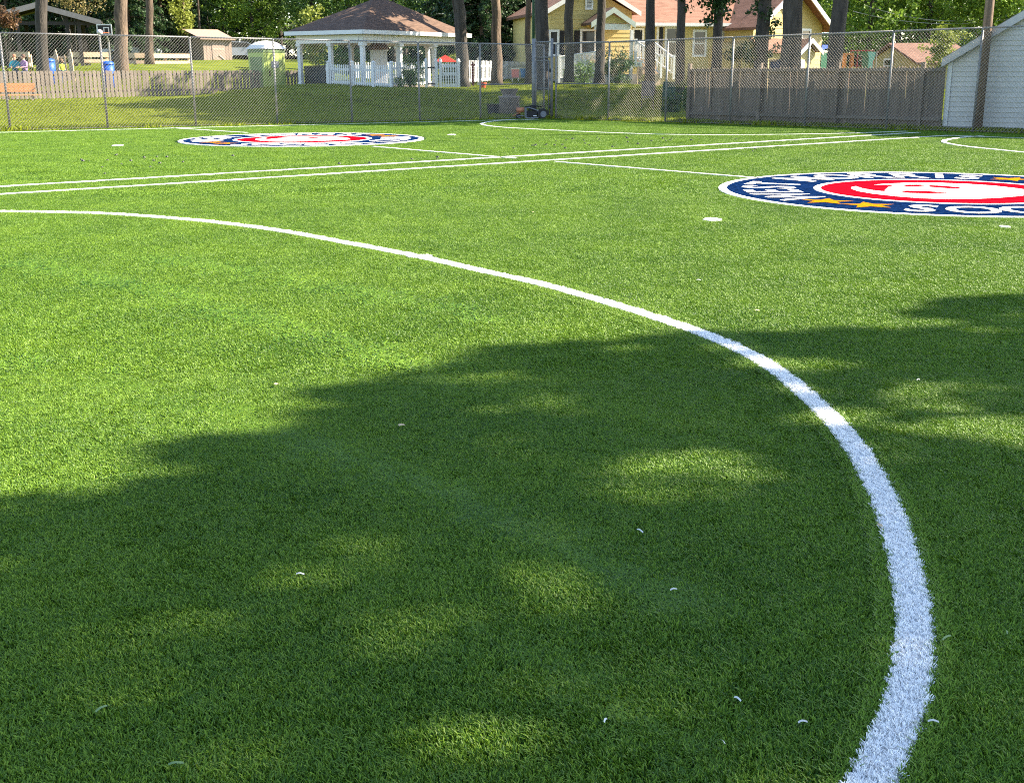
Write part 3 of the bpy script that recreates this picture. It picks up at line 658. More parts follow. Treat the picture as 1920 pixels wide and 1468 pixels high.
# porch with its own small gable
yP = -2.6; pL, pR_, pA_ = fa.uv(1107, 46, yP), fa.uv(1190, 43, yP), fa.uv(1148, 17, yP); zE2 = (pL[1]+pR_[1])/2; pm = (pL[0]+pR_[0])/2
MB().prism([(pL[0]+.25, zE2), (pR_[0]-.25, zE2), (pm, pA_[1]-.25)], yP+.05, yP+.12).build('porch_gable', yellow, t)
for xa, sg in ((pL[0], -1), (pR_[0], 1)):
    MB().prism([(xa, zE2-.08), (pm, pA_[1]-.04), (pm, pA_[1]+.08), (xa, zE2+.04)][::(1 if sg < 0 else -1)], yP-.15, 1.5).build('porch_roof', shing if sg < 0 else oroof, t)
    MB().prism([(xa, zE2-.22), (pm, pA_[1]-.2), (pm, pA_[1]+.06), (xa, zE2+.04)][::(1 if sg < 0 else -1)], yP-.2, yP-.155).build('porch_barge_board', mat('pale_green_trim', (.42, .47, .42), .6, .06), t)
MB().box(pL[0]+.25, pR_[0]-.2, yP+.0, yP+.2, zE2-.3, zE2-.02).build('porch_beam', whitet, t)
zf = fa.uv(1190, 112, yP)[1]
for px in (1130, 1185): x = fa.uv(px, 80, yP)[0]; MB().box(x-.075, x+.075, yP+.02, yP+.17, zf-1., zE2-.3).build('porch_column', white, t)
MB().box(pL[0], pR_[0]+.6, yP, -.03, zf-.15, zf).build('porch_floor', timber, t)
# steps and railings
def railing(t, p, q, h0, n, m=white, nm='railing', y=0.):
    (xa, ya, za), (xb, yb, zb2) = p, q; P = [Vector(p), Vector(q)]; up = Vector((0, 0, 1))
    o = MB().tube([P[0]+up*h0, P[1]+up*h0], .04, 6).tube([P[0]+up*.08, P[1]+up*.08], .03, 6).build(nm, m, t)
    for k in range(n+1):
        c = P[0].lerp(P[1], k/n); MB().box(c.x-.02, c.x+.02, c.y-.02, c.y+.02, c.z+.08, c.z+h0).build('baluster', m, o)
    for c in P: MB().box(c.x-.05, c.x+.05, c.y-.05, c.y+.05, c.z-.15, c.z+h0+.12).build('newel', m, o)
sx0 = fa.uv(1191, 100, yP)[0]; sx1 = fa.uv(1214, 100, yP)[0]; sx2 = fa.uv(1248, 120, yP)[0]
railing(t, (sx0, yP, zf), (sx1, yP, zf-.05), .85, 7); railing(t, (sx0, yP-.1, zf), (sx1+.3, yP-1.2, zf-.75), .85, 7); railing(t, (sx1+.2, yP-.2, zf), (sx2, yP-1.2, zf-.8), .85, 8)
for k in range(4): MB().box(sx0+.1, sx1+.3, yP-.35-.28*k, yP-.02-.28*k, -.3, zf-.17*(k+1)).build('step', timber, t)
rA, rB = fa.uv(1048, 150, yW-1.6), fa.uv(1128, 139, yW-1.6); rT = fa.uv(1048, 107, yW-1.6)[1]-rA[1]
railing(t, (rA[0], yW-1.6, rA[1]), (rB[0], yW-1.6, rB[1]), rT, 34, nm='ramp_railing')
MB().prism([(rA[0], rA[1]-.25), (rB[0]+3, rA[1]-.25), (rB[0]+3, rB[1]-.02), (rB[0], rB[1]-.02), (rA[0], rA[1]-.02)], yW-1.55, yW-.05).build('ramp', mat('grey_deck', (.3, .29, .27), .8, .15, 4), t)
p_ = fa.uv(1163, 72, -.05); MB().box(p_[0]-.1, p_[0]+.1, -.07, -.05, p_[1]-.12, p_[1]+.12).build('notice_plate', whitet, t)
# second yellow house, lit gable
fB = Frame(at(1392, 133, 61.5), at(1545, 133, 65.5)); fB.z0 = .4
t = fthing(fB, 'sunlit_gabled_house', 'pale yellow sunlit gable with white barge boards and small porch gable', 'house')
gL, gR, gA = fB.uv(1413, 45), fB.uv(1544, 47), fB.uv(1482, -26); zEg = (gL[1]+gR[1])/2; gm = (gL[0]+gR[0])/2
x0, x1 = gL[0], gR[0]-.1
paley = mat('pale_yellow_siding', (.44, .345, .14), .7, .05, 2)
MB().prism([(x0, -.4), (x1, -.4), (x1, zEg), (gm, gA[1]), (x0, zEg)], 0, 9).build('wall', paley, t)
lap_boards(t, x0, x1, .1, gA[1]-.1, .26, paley, 0, lambda z: x0 if z < zEg else x0+(gm-x0)*(z-zEg)/(gA[1]-zEg), lambda z: x1 if z < zEg else x1-(x1-gm)*(z-zEg)/(gA[1]-zEg))
MB().prism([(-.05, -.4), (x0, -.4), (x0, 2.6), (-.05, 2.2)], -.02, 6).build('lean_to_wall', paley, t)
for sg, xe in ((-1, x0-.45), (1, x1+.45)):
    poly = lambda a, b: [(xe, zEg-.35+a), (gm, gA[1]+.08+a), (gm, gA[1]+.08+b), (xe, zEg-.35+b)][::(1 if sg < 0 else -1)]
    MB().prism(poly(0, .13), -.62, 9.3).build('roof', oroof, t); MB().prism(poly(-.17, .1), -.69, -.625).build('barge_board', white, t)
def wpx(px0, px1, py0, py1, **k): a = fB.uv(px0, py1); b = fB.uv(px1, py0); return window(t, a[0], b[0], a[1], b[1], -.025, **k)
wpx(1462, 1472, -16, 14); wpx(1501, 1517, 58, 73)
a = fB.uv(1432, 96, -1.0); b_ = fB.uv(1502, 76, -1.0)
slope_roof(t, a[0], b_[0], -1.2, a[1], -.03, b_[1]+.1, oroof, .1, 'bay_roof'); MB().box(a[0]+.2, b_[0]-.2, -1., -.03, -.4, a[1]-.12).build('bay_wall', paley, t)
q0, q1, q2 = fB.uv(1499, 101, -2.), fB.uv(1542, 99, -2.), fB.uv(1519, 76, -2.); qm = (q0[0]+q1[0])/2
for xe, ze_, sg in ((q0[0], q0[1], -1), (q1[0], q1[1], 1)):
    P = lambda a, b: [(xe, ze_+a), (qm, q2[1]+a), (qm, q2[1]+b), (xe, ze_+b)][::(1 if sg < 0 else -1)]
    MB().prism(P(0, .1), -2., -.05).build('porch_roof', oroof, t); MB().prism(P(-.12, .09), -2.08, -2.005).build('porch_barge_board', white, t)
MB().prism([(q0[0]+.2, -.4), (q1[0]-.2, -.4), (q1[0]-.2, q1[1]), (qm, q2[1]-.1), (q0[0]+.2, q0[1])], -1.7, -.05).build('porch_wall', paley, t)
MB().box(q0[0]+.25, q0[0]+.75, -1.76, -1.71, -.3, q0[1]-.3).build('porch_door', white, t)
# white garage at the right
go_ = ground(1748, 247.2)+nR*.75; fg2 = Frame(go_, go_+dR*5)
t = fthing(fg2, 'white_garage', 'white lap-sided garage with a low gable behind the utility pole', 'garage')
ze = fg2.uv(1768, 118)[1]; sl1 = fg2.uv(1762, 106); sl2 = fg2.uv(1920, 12); slope = (sl2[1]-sl1[1])/(sl2[0]-sl1[0]); Wg = 7.4; zr = ze+slope*Wg/2
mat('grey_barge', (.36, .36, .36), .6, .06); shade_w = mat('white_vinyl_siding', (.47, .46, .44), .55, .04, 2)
MB().prism([(0, -.1), (Wg, -.1), (Wg, ze), (Wg/2, zr), (0, ze)], 0, 8).build('wall', shade_w, t)
lap_boards(t, 0, Wg, .12, zr-.05, .125, shade_w, 0, lambda z: 0 if z < ze else (z-ze)/slope, lambda z: Wg if z < ze else Wg-(z-ze)/slope)
MB().box(-.02, Wg+.02, -.03, 0.0, -.1, .115).build('plinth', mat('grey_plinth', (.25, .25, .26), .8, .1), t)
MB().box(-.03, .09, -.045, -.024, .12, ze).build('corner_board', white, t)
for xe, sg in ((-.14, -1), (Wg+.14, 1)):
    z_e = ze-slope*.14; P = lambda a, b: [(xe, z_e+a), (Wg/2, zr+a), (Wg/2, zr+b), (xe, z_e+b)][::(1 if sg < 0 else -1)]
    MB().prism(P(.06, .2), -.14, 8.3).build('roof', mat('grey_shingles', (.16, .15, .14), .95, .2, 3, .4, 30), t); MB().prism(P(-.03, .17), -.2, -.145).build('barge_board', MATS['grey_barge'], t)
    MB().prism(P(.0, .05), -.14, -.0).build('soffit', whitet, t)
# olive shed with orange roof beyond the stockade
fo = Frame(at(1622, 133, 76), at(1722, 133, 68)); fo.z0 = .5
t = fthing(fo, 'small_orange_roofed_building', 'small olive building with orange roof beyond the stockade fence', 'building')
ap = fo.uv(1660, 86); ze = fo.uv(1722, 117)[1]; zl = fo.uv(1625, 120)[1]; olive = mat('olive_siding', (.36, .30, .12), .8, .08, 2); L_ = fo.len; zz = (ze+zl)/2
MB().prism([(0, -.4), (L_, -.4), (L_, zz), (L_/2, ap[1]-.1), (0, zz)], 0, 3.6).build('wall', olive, t); lap_boards(t, 0, L_, .1, zz, .22, olive, 0)
for xe, sg in ((-.3, -1), (L_+.3, 1)):
    P = [(xe, zz-.12), (L_/2, ap[1]), (L_/2, ap[1]+.12), (xe, zz)][::(1 if sg < 0 else -1)]
    MB().prism(P, -.25, 3.8).build('roof', oroof, t)
window(t, L_*.4, L_*.55, .9, 1.6, -.03)
# gazebo
GC, GLf, GRt = at(683, 133, 52), at(533, 133, 55.5), at(884, 133, 58.5)
zfl = tz1(-6.3, 56)+.12; zev = at(683, 57, 52).z; ga = (GLf+GRt)/2; zap = at(712, 1, ga.y).z
fz = Frame(GC, GRt); gang = fz.ang
t = thing('gazebo', 'large open gazebo with brown hip roof on white columns', 'gazebo', (GC.x, GC.y, 0), gang)
LX = fz.len; LY = (GLf-GC).length*.86
apx0, apx1 = LX*.44, LX*.58
rf = MB(); c4 = [(0, 0, zev), (LX, 0, zev), (LX, LY, zev), (0, LY, zev)]; r0, r1 = (apx0, LY/2, zap), (apx1, LY/2, zap)
rf.quad(c4[0], c4[1], r1, r0); rf.quad(c4[1], c4[2], r1); rf.quad(c4[2], c4[3], r0, r1); rf.quad(c4[3], c4[0], r0); rf.quad(*[(x, y, z-.02) for x, y, z in c4[::-1]])
rf = rf.build('roof', shing, t)
for p, q in ((c4[0], c4[1]), (c4[1], c4[2]), (c4[2], c4[3]), (c4[3], c4[0])):
    p, q = Vector(p), Vector(q); n_ = Vector(((q-p).normalized().y, -(q-p).normalized().x, 0)); b = MB()
    for off in (0.0,): b.slab([tuple((p+n_*.04)[:2]), tuple((q+n_*.04)[:2]), tuple((q-n_*.02)[:2]), tuple((p-n_*.02)[:2])], zev-.15, zev+.02)
    b.build('fascia', white, t)
soff = mat('gazebo_ceiling', (.45, .40, .33), .8, .08)
MB().slab([(.05, .05), (LX-.05, .05), (LX-.05, LY-.05), (.05, LY-.05)], zev-.15, zev-.12).build('ceiling', soff, t)
ins = .45; colpos = [(ins, ins), (LX*.38, ins), (LX*.7, ins), (LX-ins, ins), (ins, LY/2), (ins, LY-ins), (LX/2, LY-ins), (LX-ins, LY-ins), (LX-ins, LY/2)]
for x, y in colpos:
    cobj = MB().box(x-.085, x+.085, y-.085, y+.085, zfl, zev-.5).build('column', white, t)
    MB().box(x-.11, x+.11, y-.11, y+.11, zfl, zfl+.2).build('column_base', white, cobj); MB().box(x-.13, x+.13, y-.13, y+.13, zev-.62, zev-.5).build('capital', white, cobj)
b = MB().box(ins-.1, LX-ins+.1, ins-.12, ins+.12, zev-.5, zev-.15).build('beam', whitet, t); MB().box(ins-.12, ins+.12, ins+.13, LY-ins, zev-.5, zev-.15).build('beam', whitet, t)
MB().box(ins-.1, LX-ins+.1, LY-ins-.12, LY-ins+.12, zev-.5, zev-.15).build('beam', whitet, t); MB().box(LX-ins-.12, LX-ins+.12, ins+.13, LY-ins-.13, zev-.5, zev-.15).build('beam', whitet, t)
MB().box(.3, LX-.3, .3, LY-.3, zfl-.5, zfl).build('floor_slab', concrete, t)
# little cupboard with a roof under the gazebo
p = at(711, 133, 56); za = zfl; zc = at(711, 94, 56).z; zt_ = at(711, 82, 56).z
t = thing('roofed_cupboard', 'small white cupboard with a brown pitched roof beneath the gazebo', 'cupboard', (p.x, p.y, za), gang*.3)
hw = .34; MB().box(-hw, hw, -.3, .3, 0, zc-za).build('body', white, t); MB().box(-hw+.06, -.01, -.32, -.302, .08, zc-za-.1).build('door', white, t); MB().box(.01, hw-.06, -.32, -.302, .08, zc-za-.1).build('door', white, t)
MB().prism([(-hw-.15, zc-za), (hw+.15, zc-za), (hw*.5, zt_-za+.1), (-hw*.5, zt_-za+.1)], -.42, .42).build('roof', oroof, t)
# garden shed far left of the gazebo
fsd = Frame(at(384, 133, 94), at(437, 133, 95.5)); fsd.z0 = at(400, 115, 94).z
t = fthing(fsd, 'garden_shed', 'small brown wooden shed with a braced door and slanting roof', 'shed'); shedw = mat('shed_wood', (.25, .185, .15), .85, .12, 3, stretch=(8, 8, .4))
H = fsd.uv(400, 73)[1]; L_ = fsd.len; MB().box(0, L_, 0, 1.9, -.3, H).build('wall', shedw, t)
for k in range(9): x = L_*k/9; MB().box(x+.01, x+L_/9-.01, -.025, 0-.002, 0, H-.02).build('wall_board', shedw, t)
i = MB(); e = [(-.35, -.35, H+.02), (L_+.2, -.35, H-.02), (L_-.1, 2.1, H+.75), (-.75, 2.1, H+.75)]; i.quad(*e); i.quad(*[(x, y, z-.1) for x, y, z in e[::-1]]); i.quad(e[0], (e[0][0], e[0][1], e[0][2]-.1), (e[1][0], e[1][1], e[1][2]-.1), e[1]); i.build('roof', mat('shed_roof', (.24, .17, .13), .9, .12), t)
d = MB().box(L_*.3, L_*.72, -.06, -.03, .05, H-.2).build('door', shedw, t)
MB().tube([(L_*.32, -.07, .1), (L_*.70, -.07, H*.5)], .05, 4).tube([(L_*.70, -.07, .1), (L_*.5, -.07, H*.28)], .05, 4).build('brace', mat('shed_brace', (.36, .28, .22), .8, .1), d)
MB().box(L_*.3, L_*.72, -.08, -.062, H*.5, H*.5+.12).build('ledge', MATS['shed_brace'], d)
# portable toilet
pt = at(501, 133, 57); zt_ = at(501, 77, 57).z; zg = tz1(pt.x, pt.y); H = zt_-zg
t = thing('portable_toilet', 'lime green portable toilet with domed white roof behind the brown fence', 'portable toilet', (pt.x, pt.y, zg), R(-42))
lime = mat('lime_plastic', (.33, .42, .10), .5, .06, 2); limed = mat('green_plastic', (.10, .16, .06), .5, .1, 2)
hw = .60; MB().box(-hw, hw, -hw, hw, .1, H*.84).build('cabin', lime, t); MB().box(-hw-.04, hw+.04, -hw-.04, hw+.04, 0, .1).build('skid', limed, t)
MB().box(-hw-.02, hw+.02, -hw-.02, hw+.02, H*.78, H*.845).build('vent_band', limed, t)
n = 9; b = MB()
for k in range(n):
    for j in range(n):
        P = []
        for kk, jj in ((k, j), (k+1, j), (k+1, j+1), (k, j+1)):
            x, y = (kk/n*2-1), (jj/n*2-1); P.append((x*(hw+.07), y*(hw+.07), H*.85+H*.15*(1-max(abs(x), abs(y))**2.4)))
        b.quad(*P)
b.build('domed_roof', white, t, True)
for s_, ax in ((-1, 'x'), (1, 'y')): pass
d = MB().box(hw, hw+.03, -.42, .42, .15, H*.76).build('door', lime, t)
MB().box(hw+.03, hw+.045, -.22, .22, H*.5, H*.62).build('sign', mat('grey_sign', (.42, .43, .42), .6, .3, 14, col2=(.2, .22, .25)), d); MB().box(hw+.03, hw+.06, -.36, -.30, H*.35, H*.45).build('latch', blackp, d)
for yy in (-.5, .5): MB().box(hw+.0, hw+.02, yy-.03, yy+.03, .15, H*.76).build('corner_rib', lime, t)
MB().box(-.45, .45, -hw-.02, -hw, .3, H*.7).build('shade_side_panel', limed, t)  # darker green panel paints the shade on the face turned from the sun

# ------------------------------------------------------------------ pavilion, rails, bench, bins
darkw = mat('dark_pavilion', (.028, .024, .024), .8, .2, 3); fp = Frame(at(-40, 133, 72), at(188, 133, 74)); fp.z0 = 1.75
t = fthing(fp, 'picnic_pavilion', 'open picnic pavilion with dark grey gable roof and black posts', 'pavilion')
xl, xr, za, zr = fp.uv(-60, 38)[0], fp.uv(189, 44)[0], fp.uv(189, 42)[1], fp.uv(70, 9)[1]; xm = fp.uv(67, 8)[0]; greyf = mat('grey_fascia', (.12, .12, .125), .6, .1)
xl = 2*xm-xr
for xe, sg in ((xl, -1), (xr, 1)):
    P = lambda a, b: [(xe, za+a), (xm, zr+a), (xm, zr+b), (xe, za+b)][::(1 if sg < 0 else -1)]
    MB().prism(P(-.02, .1), 0, 7).build('roof', darkw, t); MB().prism(P(-.2, .12), -.05, -.004).build('barge_board', greyf, t); MB().prism(P(-.16, -.03), .3, .45).build('rafter', darkw, t); MB().prism(P(-.16, -.03), 3.3, 3.45).build('rafter', darkw, t)
for x in (xl+.5, xm-1.2, xm+1.6, xr-1.3):
    for y in (.5, 6.3): MB().box(x-.11, x+.11, y-.11, y+.11, -.5, za+.0+.3).build('post', darkw, t)
MB().box(xl+.3, xr-.3, .4, .6, za-.18, za+.02).build('tie_beam', darkw, t)
def guard_rail(pA, pB, y_top, y_low, label, n):
    fr = Frame(at(pA[0], 133, pA[1]), at(pB[0], 133, pB[1])); t = fthing(fr, 'timber_guard_rail', label, 'guard rail', 'timber guard rails along the parking lot')
    for (ya, yb), h_ in ((y_top, .3), (y_low, .2)):
        z = fr.uv((pA[0]+pB[0])/2, (ya+yb)/2)[1]; MB().box(0, fr.len, -.1, .08, z-h_/2, z+h_/2).build('beam', timber, t)
    for k in range(n+1):
        x = fr.len*(.04+.92*k/n); zt_ = fr.uv((pA[0]+pB[0])/2, y_top[0])[1]; zg = tz1(*(fr.W(x, 0, 0)[:2])); MB().box(x-.09, x+.09, .09, .25, zg-.2, zt_).build('rail_post', timber, t)
guard_rail((132, 74), (206, 75), (103, 103), (115, 115), 'pale timber guard rail beside the blue recycling bin', 2)
guard_rail((232, 76), (278, 76.5), (104, 105), (117, 117), 'pale timber guard rail with thick beams between two trunks', 2)
guard_rail((288, 84), (360, 86), (105, 106), (117, 118), 'pale timber guard rail left of the brown shed', 3)
guard_rail((20, 70), (58, 70), (103, 103), (122, 122), 'pale timber guard rail behind the seated picnickers', 1)
# timber frame with leaning boards
fr = Frame(at(92, 133, 62), at(134, 133, 62)); t = fthing(fr, 'notice_stand', 'pale timber stand with pointed upright boards behind the brown fence', 'stand'); zg = tz1(fr.o.x, fr.o.y)
for px, w_ in ((102, .13), (130, .10), (120, .05)):
    x, z = fr.uv(px, 93 if w_ > .06 else 103); MB().prism([(x-w_+.05, zg-.1), (x+w_+.05, zg-.1), (x+w_, z-.35), (x+w_*.4, z), (x-w_, z-.45)], -.05, .05).build('upright', timber, t)
z = fr.uv(100, 108)[1]; MB().box(.1, fr.len-.1, .06, .12, z-.05, z+.05).build('cross_rail', timber, t)
# blue recycling bins
blu = mat('blue_plastic', (.012, .075, .36), .45, .1, 3)
def bin_(px, Y, py_top, label):
    p = at(px, 133, Y); zg = tz1(p.x, p.y); H = at(px, py_top, Y).z-zg
    t = thing('recycling_bin', label, 'recycling bin', (p.x, p.y, zg), 0)
    MB().lathe([(.24, 0), (.29, H*.5), (.30, H*.86)], n=18).build('barrel', blu, t, True); MB().lathe([(.315, H*.86), (.315, H*.9), (.26, H*.97), (.1, H)], n=18).build('lid', blu, t, True)
    a = MB()
    for k in range(3):
        t0 = R(90+120*k); c = [(.085*math.cos(t0+R(d_))*m_, .085*math.sin(t0+R(d_))*m_) for d_, m_ in ((-52, 1.2), (52, 1.2), (40, .7), (-40, .7))]
        a.quad(*[(x+.05, -.31, H*.55+z) for x, z in c])
    a.build('recycling_mark', white, t)
bin_(203, 60, 115, 'blue recycling bin with white mark beside the thick trunk'); bin_(93, 60.5, 110, 'blue recycling bin with white mark beside the timber stand')
# bench
fbn = Frame(at(-45, 133, 46.3), at(72, 133, 47)); fbn.z0 = tz1(*at(20, 133, 46.6)[:2])
t = fthing(fbn, 'park_bench', 'orange slatted wooden bench standing on the sunlit lawn', 'bench'); L_ = fbn.uv(64, 160)[0]; zs = fbn.uv(40, 178)[1]; zt_ = fbn.uv(40, 156)[1]
for k in range(4): z = zs+.10+k*(zt_-zs-.1)/4; MB().box(-.1, L_, .42+.03*k, .45+.03*k, z, z+(zt_-zs-.1)/4-.012).build('back_slat', benchw, t)
for k in range(4): MB().box(-.1, L_+.2, -.1+.125*k, .01+.125*k, zs-.035, zs).build('seat_slat', benchw, t)
for x in (.25, L_*.5, L_-.1):
    l = MB().box(x-.04, x+.04, -.06, .02, -.05, zs-.04).box(x-.04, x+.04, .36, .44, -.05, zs-.04).box(x-.04, x+.04, -.06, .44, zs-.12, zs-.04).build('leg', timber, t)
    MB().tube([(x, .42, zs-.05), (x, .58, zt_)], .03, 6).build('back_support', blackp, t)
MB().tube([(L_+.05, .5, zs+.3), (L_+.1, -.05, zs+.26), (L_+.12, -.08, zs)], .025, 6).build('armrest', blackp, t)
# basketball hoop
ph = at(203, 133, 70); zg = tz1(ph.x, ph.y); zb_, zc = at(203, 66, 70).z, at(203, 46, 70).z
t = thing('basketball_hoop', 'basketball hoop with black white-edged backboard beside the pavilion', 'basketball hoop', (ph.x, ph.y, zg))
zb_ -= zg; zc -= zg; MB().box(-.4, .4, -.02, .02, zb_, zc).build('backboard', blackp, t); f = MB()
for q in ((-.44, -.38, zb_, zc), (.38, .44, zb_, zc), (-.38, .38, zc-.06, zc), (-.38, .38, zb_, zb_+.06), (-.05, .0, zb_+.06, zb_+.42), (.22, .27, zb_+.06, zb_+.42), (0, .22, zb_+.37, zb_+.42)): f.box(q[0], q[1], -.04, -.021, q[2], q[3])
f.build('white_edging', white, t); b = MB(); b.tube([(.1+.23*math.cos(a), -.3+.23*math.sin(a), zb_+.1) for a in np.linspace(0, 6.283, 17)], .012, 5, False).build('rim', mat('orange_paint', (.6, .12, .02), .5, .05), t)
MB().tube([(0, .5, -.2), (0, .5, zb_*.8), (0, .03, zb_+.2)], .06, 8).build('pole', steel, t)
pl_ = at(187, 61, 69); t = thing('round_lamp', 'round white lamp on a thin post before the pavilion', 'lamp', (pl_.x, pl_.y, tz1(pl_.x, pl_.y))); hz = pl_.z-tz1(pl_.x, pl_.y)
MB().tube([(0, 0, 0), (0, 0, hz-.15)], .03, 6).build('post', steel, t); MB().lathe([(.03, -.17), (.13, -.1), (.18, 0), (.13, .1), (.03, .15)], (0, 0, hz), 14).build('globe', mat('lamp_globe', (.5, .48, .5), .4, .05), t, True)
# silver car behind the shed
def car(p, rz, m, label, L_=4.3):
    t = thing('parked_car', label, 'car', (p.x, p.y, tz1(p.x, p.y)), rz, 'cars in the parking lot')
    prof = [(-2.1, .35), (-2.15, .62), (-2.0, .86), (-1.2, .95), (-.55, 1.38), (.75, 1.42), (1.55, .98), (2.05, .92), (2.12, .6), (2.1, .35)]
    MB().prism(prof[::-1], -.82, .82).build('body', m, t)
    MB().prism([(-1.05, .97), (-.5, 1.33), (.7, 1.36), (1.38, .99)][::-1], -.835, .835).build('side_windows', glass, t)
    MB().quad((-1.22, -.7, .97), (-1.22, .7, .97), (-.58, .66, 1.37), (-.58, -.66, 1.37)).build('windscreen', glass, t)
    for x in (-1.35, 1.3):
        for y in (-.84, .66):
            o = MB().tube([(x, y, .32), (x, y+.18, .32)], .32, 16).build('wheel', blackp, t); MB().tube([(x, y-.01, .32), (x, y+.19, .32)], .19, 12).build('rim', steel, o)
    for y in (-.6, .6): MB().box(-2.17, -2.05, y-.16, y+.16, .62, .76).build('headlight', white, t)
    for x in (-.3, .45): MB().box(x-.06, x+.06, -.845, -.836, .82, .86).build('door_handle', blackp, t)
silver = mat('silver_paint', (.33, .36, .42), .3, .05, 1, metal=.5); bluec = mat('blue_grey_paint', (.16, .24, .36), .3, .05, 1, metal=.3)
car(at(452, 133, 98), R(200), silver, 'silver blue car parked between the shed and portable toilet'); car(at(338, 133, 112), R(180), bluec, 'blue car parked far behind the guard rail'); car(at(250, 133, 92), R(5), silver, 'pale car parked behind the trunk near the hoop')

# ------------------------------------------------------------------ things at the gate and in the garden
p = ground(955, 221.2)+Vector((0, .35, 0)); zg = 0.02
t = thing('litter_bin', 'tan aggregate litter bin with a flared funnel top behind the fence', 'litter bin', (p.x, p.y, zg))
k = 46.5/2259; prof = [(17.5*k, 0), (16.8*k, 30*k), (18*k, 31*k), (18*k, 33.5*k)]
MB().lathe(prof, n=20).build('barrel', concrete, t, True); MB().lathe([(11.5*k, 33.6*k), (11*k, 36*k), (16*k, 45*k), (14.5*k, 45*k), (9*k, 37*k)], n=20).build('funnel', concrete, t)
p = ground(926, 220.8)+Vector((0, .3, 0)); t = thing('black_crate', 'low black ribbed plastic crate beside the litter bin', 'crate', (p.x, p.y, .02), R(5)); hw = 11*k
MB().prism([(-hw*.85, 0), (hw*.85, 0), (hw, 19*k), (-hw, 19*k)], -.2, .2).build('tub', blackp, t)
for x in np.linspace(-hw*.75, hw*.75, 5): MB().box(x-.012, x+.012, -.215, -.201, .03, 18*k).build('rib', blackp, t)
MB().box(-hw-.02, hw+.02, -.22, .22, 19*k, 20.5*k).build('rim', blackp, t)
p = ground(992, 223.4)-Vector((0, .25, 0)); t = thing('turf_machine', 'black wheeled machine with grey frame and orange drum by the gate', 'machine', (p.x, p.y, 0.0), R(4)); gm_ = mat('grey_machine_paint', (.16, .17, .19), .45, .1)
b = MB(); fx0, fx1 = -.12, .28
for y in (-.18, .18): b.tube([(fx0, y, .05), (fx0, y, .37), (fx0+.1, y, .38), (fx1, y, .28), (fx1, y, .05), (fx0, y, .05)], .022, 6)
b.build('tube_frame', gm_, t); MB().box(fx0+.04, fx1-.04, -.14, .14, .08, .27).build('engine', blackp, t); MB().box(.12, .24, -.15, -.141, .1, .13).build('engine_plate', white, t)
MB().tube([(fx0-.3, 0, .3), (fx0-.05, 0, .3)], [.075, .085], 12).build('orange_drum', mat('orange_drum_paint', (.42, .17, .09), .6, .12), t, True)
for y in (-.22, .16):
    o = MB().tube([(.45, y, .17), (.45, y+.06, .17)], .17, 18).build('wheel', blackp, t); MB().tube([(.45, y-.008, .17), (.45, y+.068, .17)], .10, 14).build('wheel_hub', gm_, o)
MB().tube([(-.36, .0, .09), (-.36, .05, .09)], .09, 12).build('small_wheel', blackp, t); MB().tube([(-.2, -.1, .12), (-.42, -.1, .1), (-.3, -.1, .03)], .018, 5).build('tow_bar', gm_, t)
MB().tube([(-.15, .1, .38), (.1, .1, .43), (.4, .1, .4), (.55, .1, .42)], .02, 6).build('handle', blackp, t); MB().box(-.02, .2, -.1, .1, .29, .40).build('air_filter', blackp, t)
hs = [(858,225.2),(880,225.3),(905,224.4),(925,223.6),(945,222.3),(962,220.6),(975,218.5)]
hp = smooth_path([ground(*q)+Vector((0, 0, .03)) for q in hs[:5]]+[ground(962, 222.6)+Vector((0, 0, .08)), ground(976, 223)+Vector((0, 0, .2))], 5)
tag(MB().tube(hp, .02, 6).build('orange_hose', mat('orange_hose', (.5, .14, .05), .5, .1), None, True), 'orange hose trailing along the fence to the machine', 'hose')
# garden chairs
def chair(px, py, Y, rz, label, m):
    p = at(px, py, Y); zg = tz1(p.x, p.y); t = thing('garden_chair', label, 'chair', (p.x, p.y, zg), rz)
    MB().box(-.24, .24, -.22, .24, .42, .45).build('seat', m, t)
    bk = MB()
    bk.quad((-.24, .22, .5), (.24, .22, .5), (.24, .32, 1.05), (-.24, .32, 1.05)).quad((.24, .25, .5), (-.24, .25, .5), (-.24, .35, 1.05), (.24, .35, 1.05)).quad((-.24, .32, 1.05), (.24, .32, 1.05), (.24, .35, 1.05), (-.24, .35, 1.05)); bk.build('backrest', m, t)
    for x in (-.22, .22):
        for y, y2 in ((-.2, -.24), (.22, .3)): MB().tube([(x, y2, 0), (x, y, .42)], .015, 6).build('leg', blackp, t)
        MB().tube([(x, .24, .65), (x, -.2, .65), (x, -.2, .42)], .014, 6).build('armrest', blackp, t)
chair(1214, 178, 45.5, R(175), 'dark grey garden chair with solid back against the trunk', mat('grey_fabric', (.08, .085, .09), .8, .1)); chair(1254, 178, 45.5, R(172), 'green slatted garden chair beside the dark grey one', mat('green_slats', (.035, .07, .05), .7, .2))
p = at(1196, 121, 56.5); zg = tz1(p.x, p.y); t = thing('arrow_sign', 'small white sign with a black arrow on a stake', 'sign', (p.x, p.y, zg)); h_ = p.z-zg
MB().tube([(0, .02, -.1), (0, .02, h_)], .02, 6).build('stake', timber, t); MB().box(-.2, .2, -.02, 0, h_-.11, h_+.11).build('board', whitet, t)
MB().prism([(-.13, h_), (-.05, h_-.055), (-.05, h_-.022), (.11, h_-.022), (.11, h_+.022), (-.05, h_+.022), (-.05, h_+.055)], -.026, -.021).build('arrow', blackp, t)
p = at(906, 164, 51); redm = mat('red_paint', (.42, .03, .015), .5, .1)
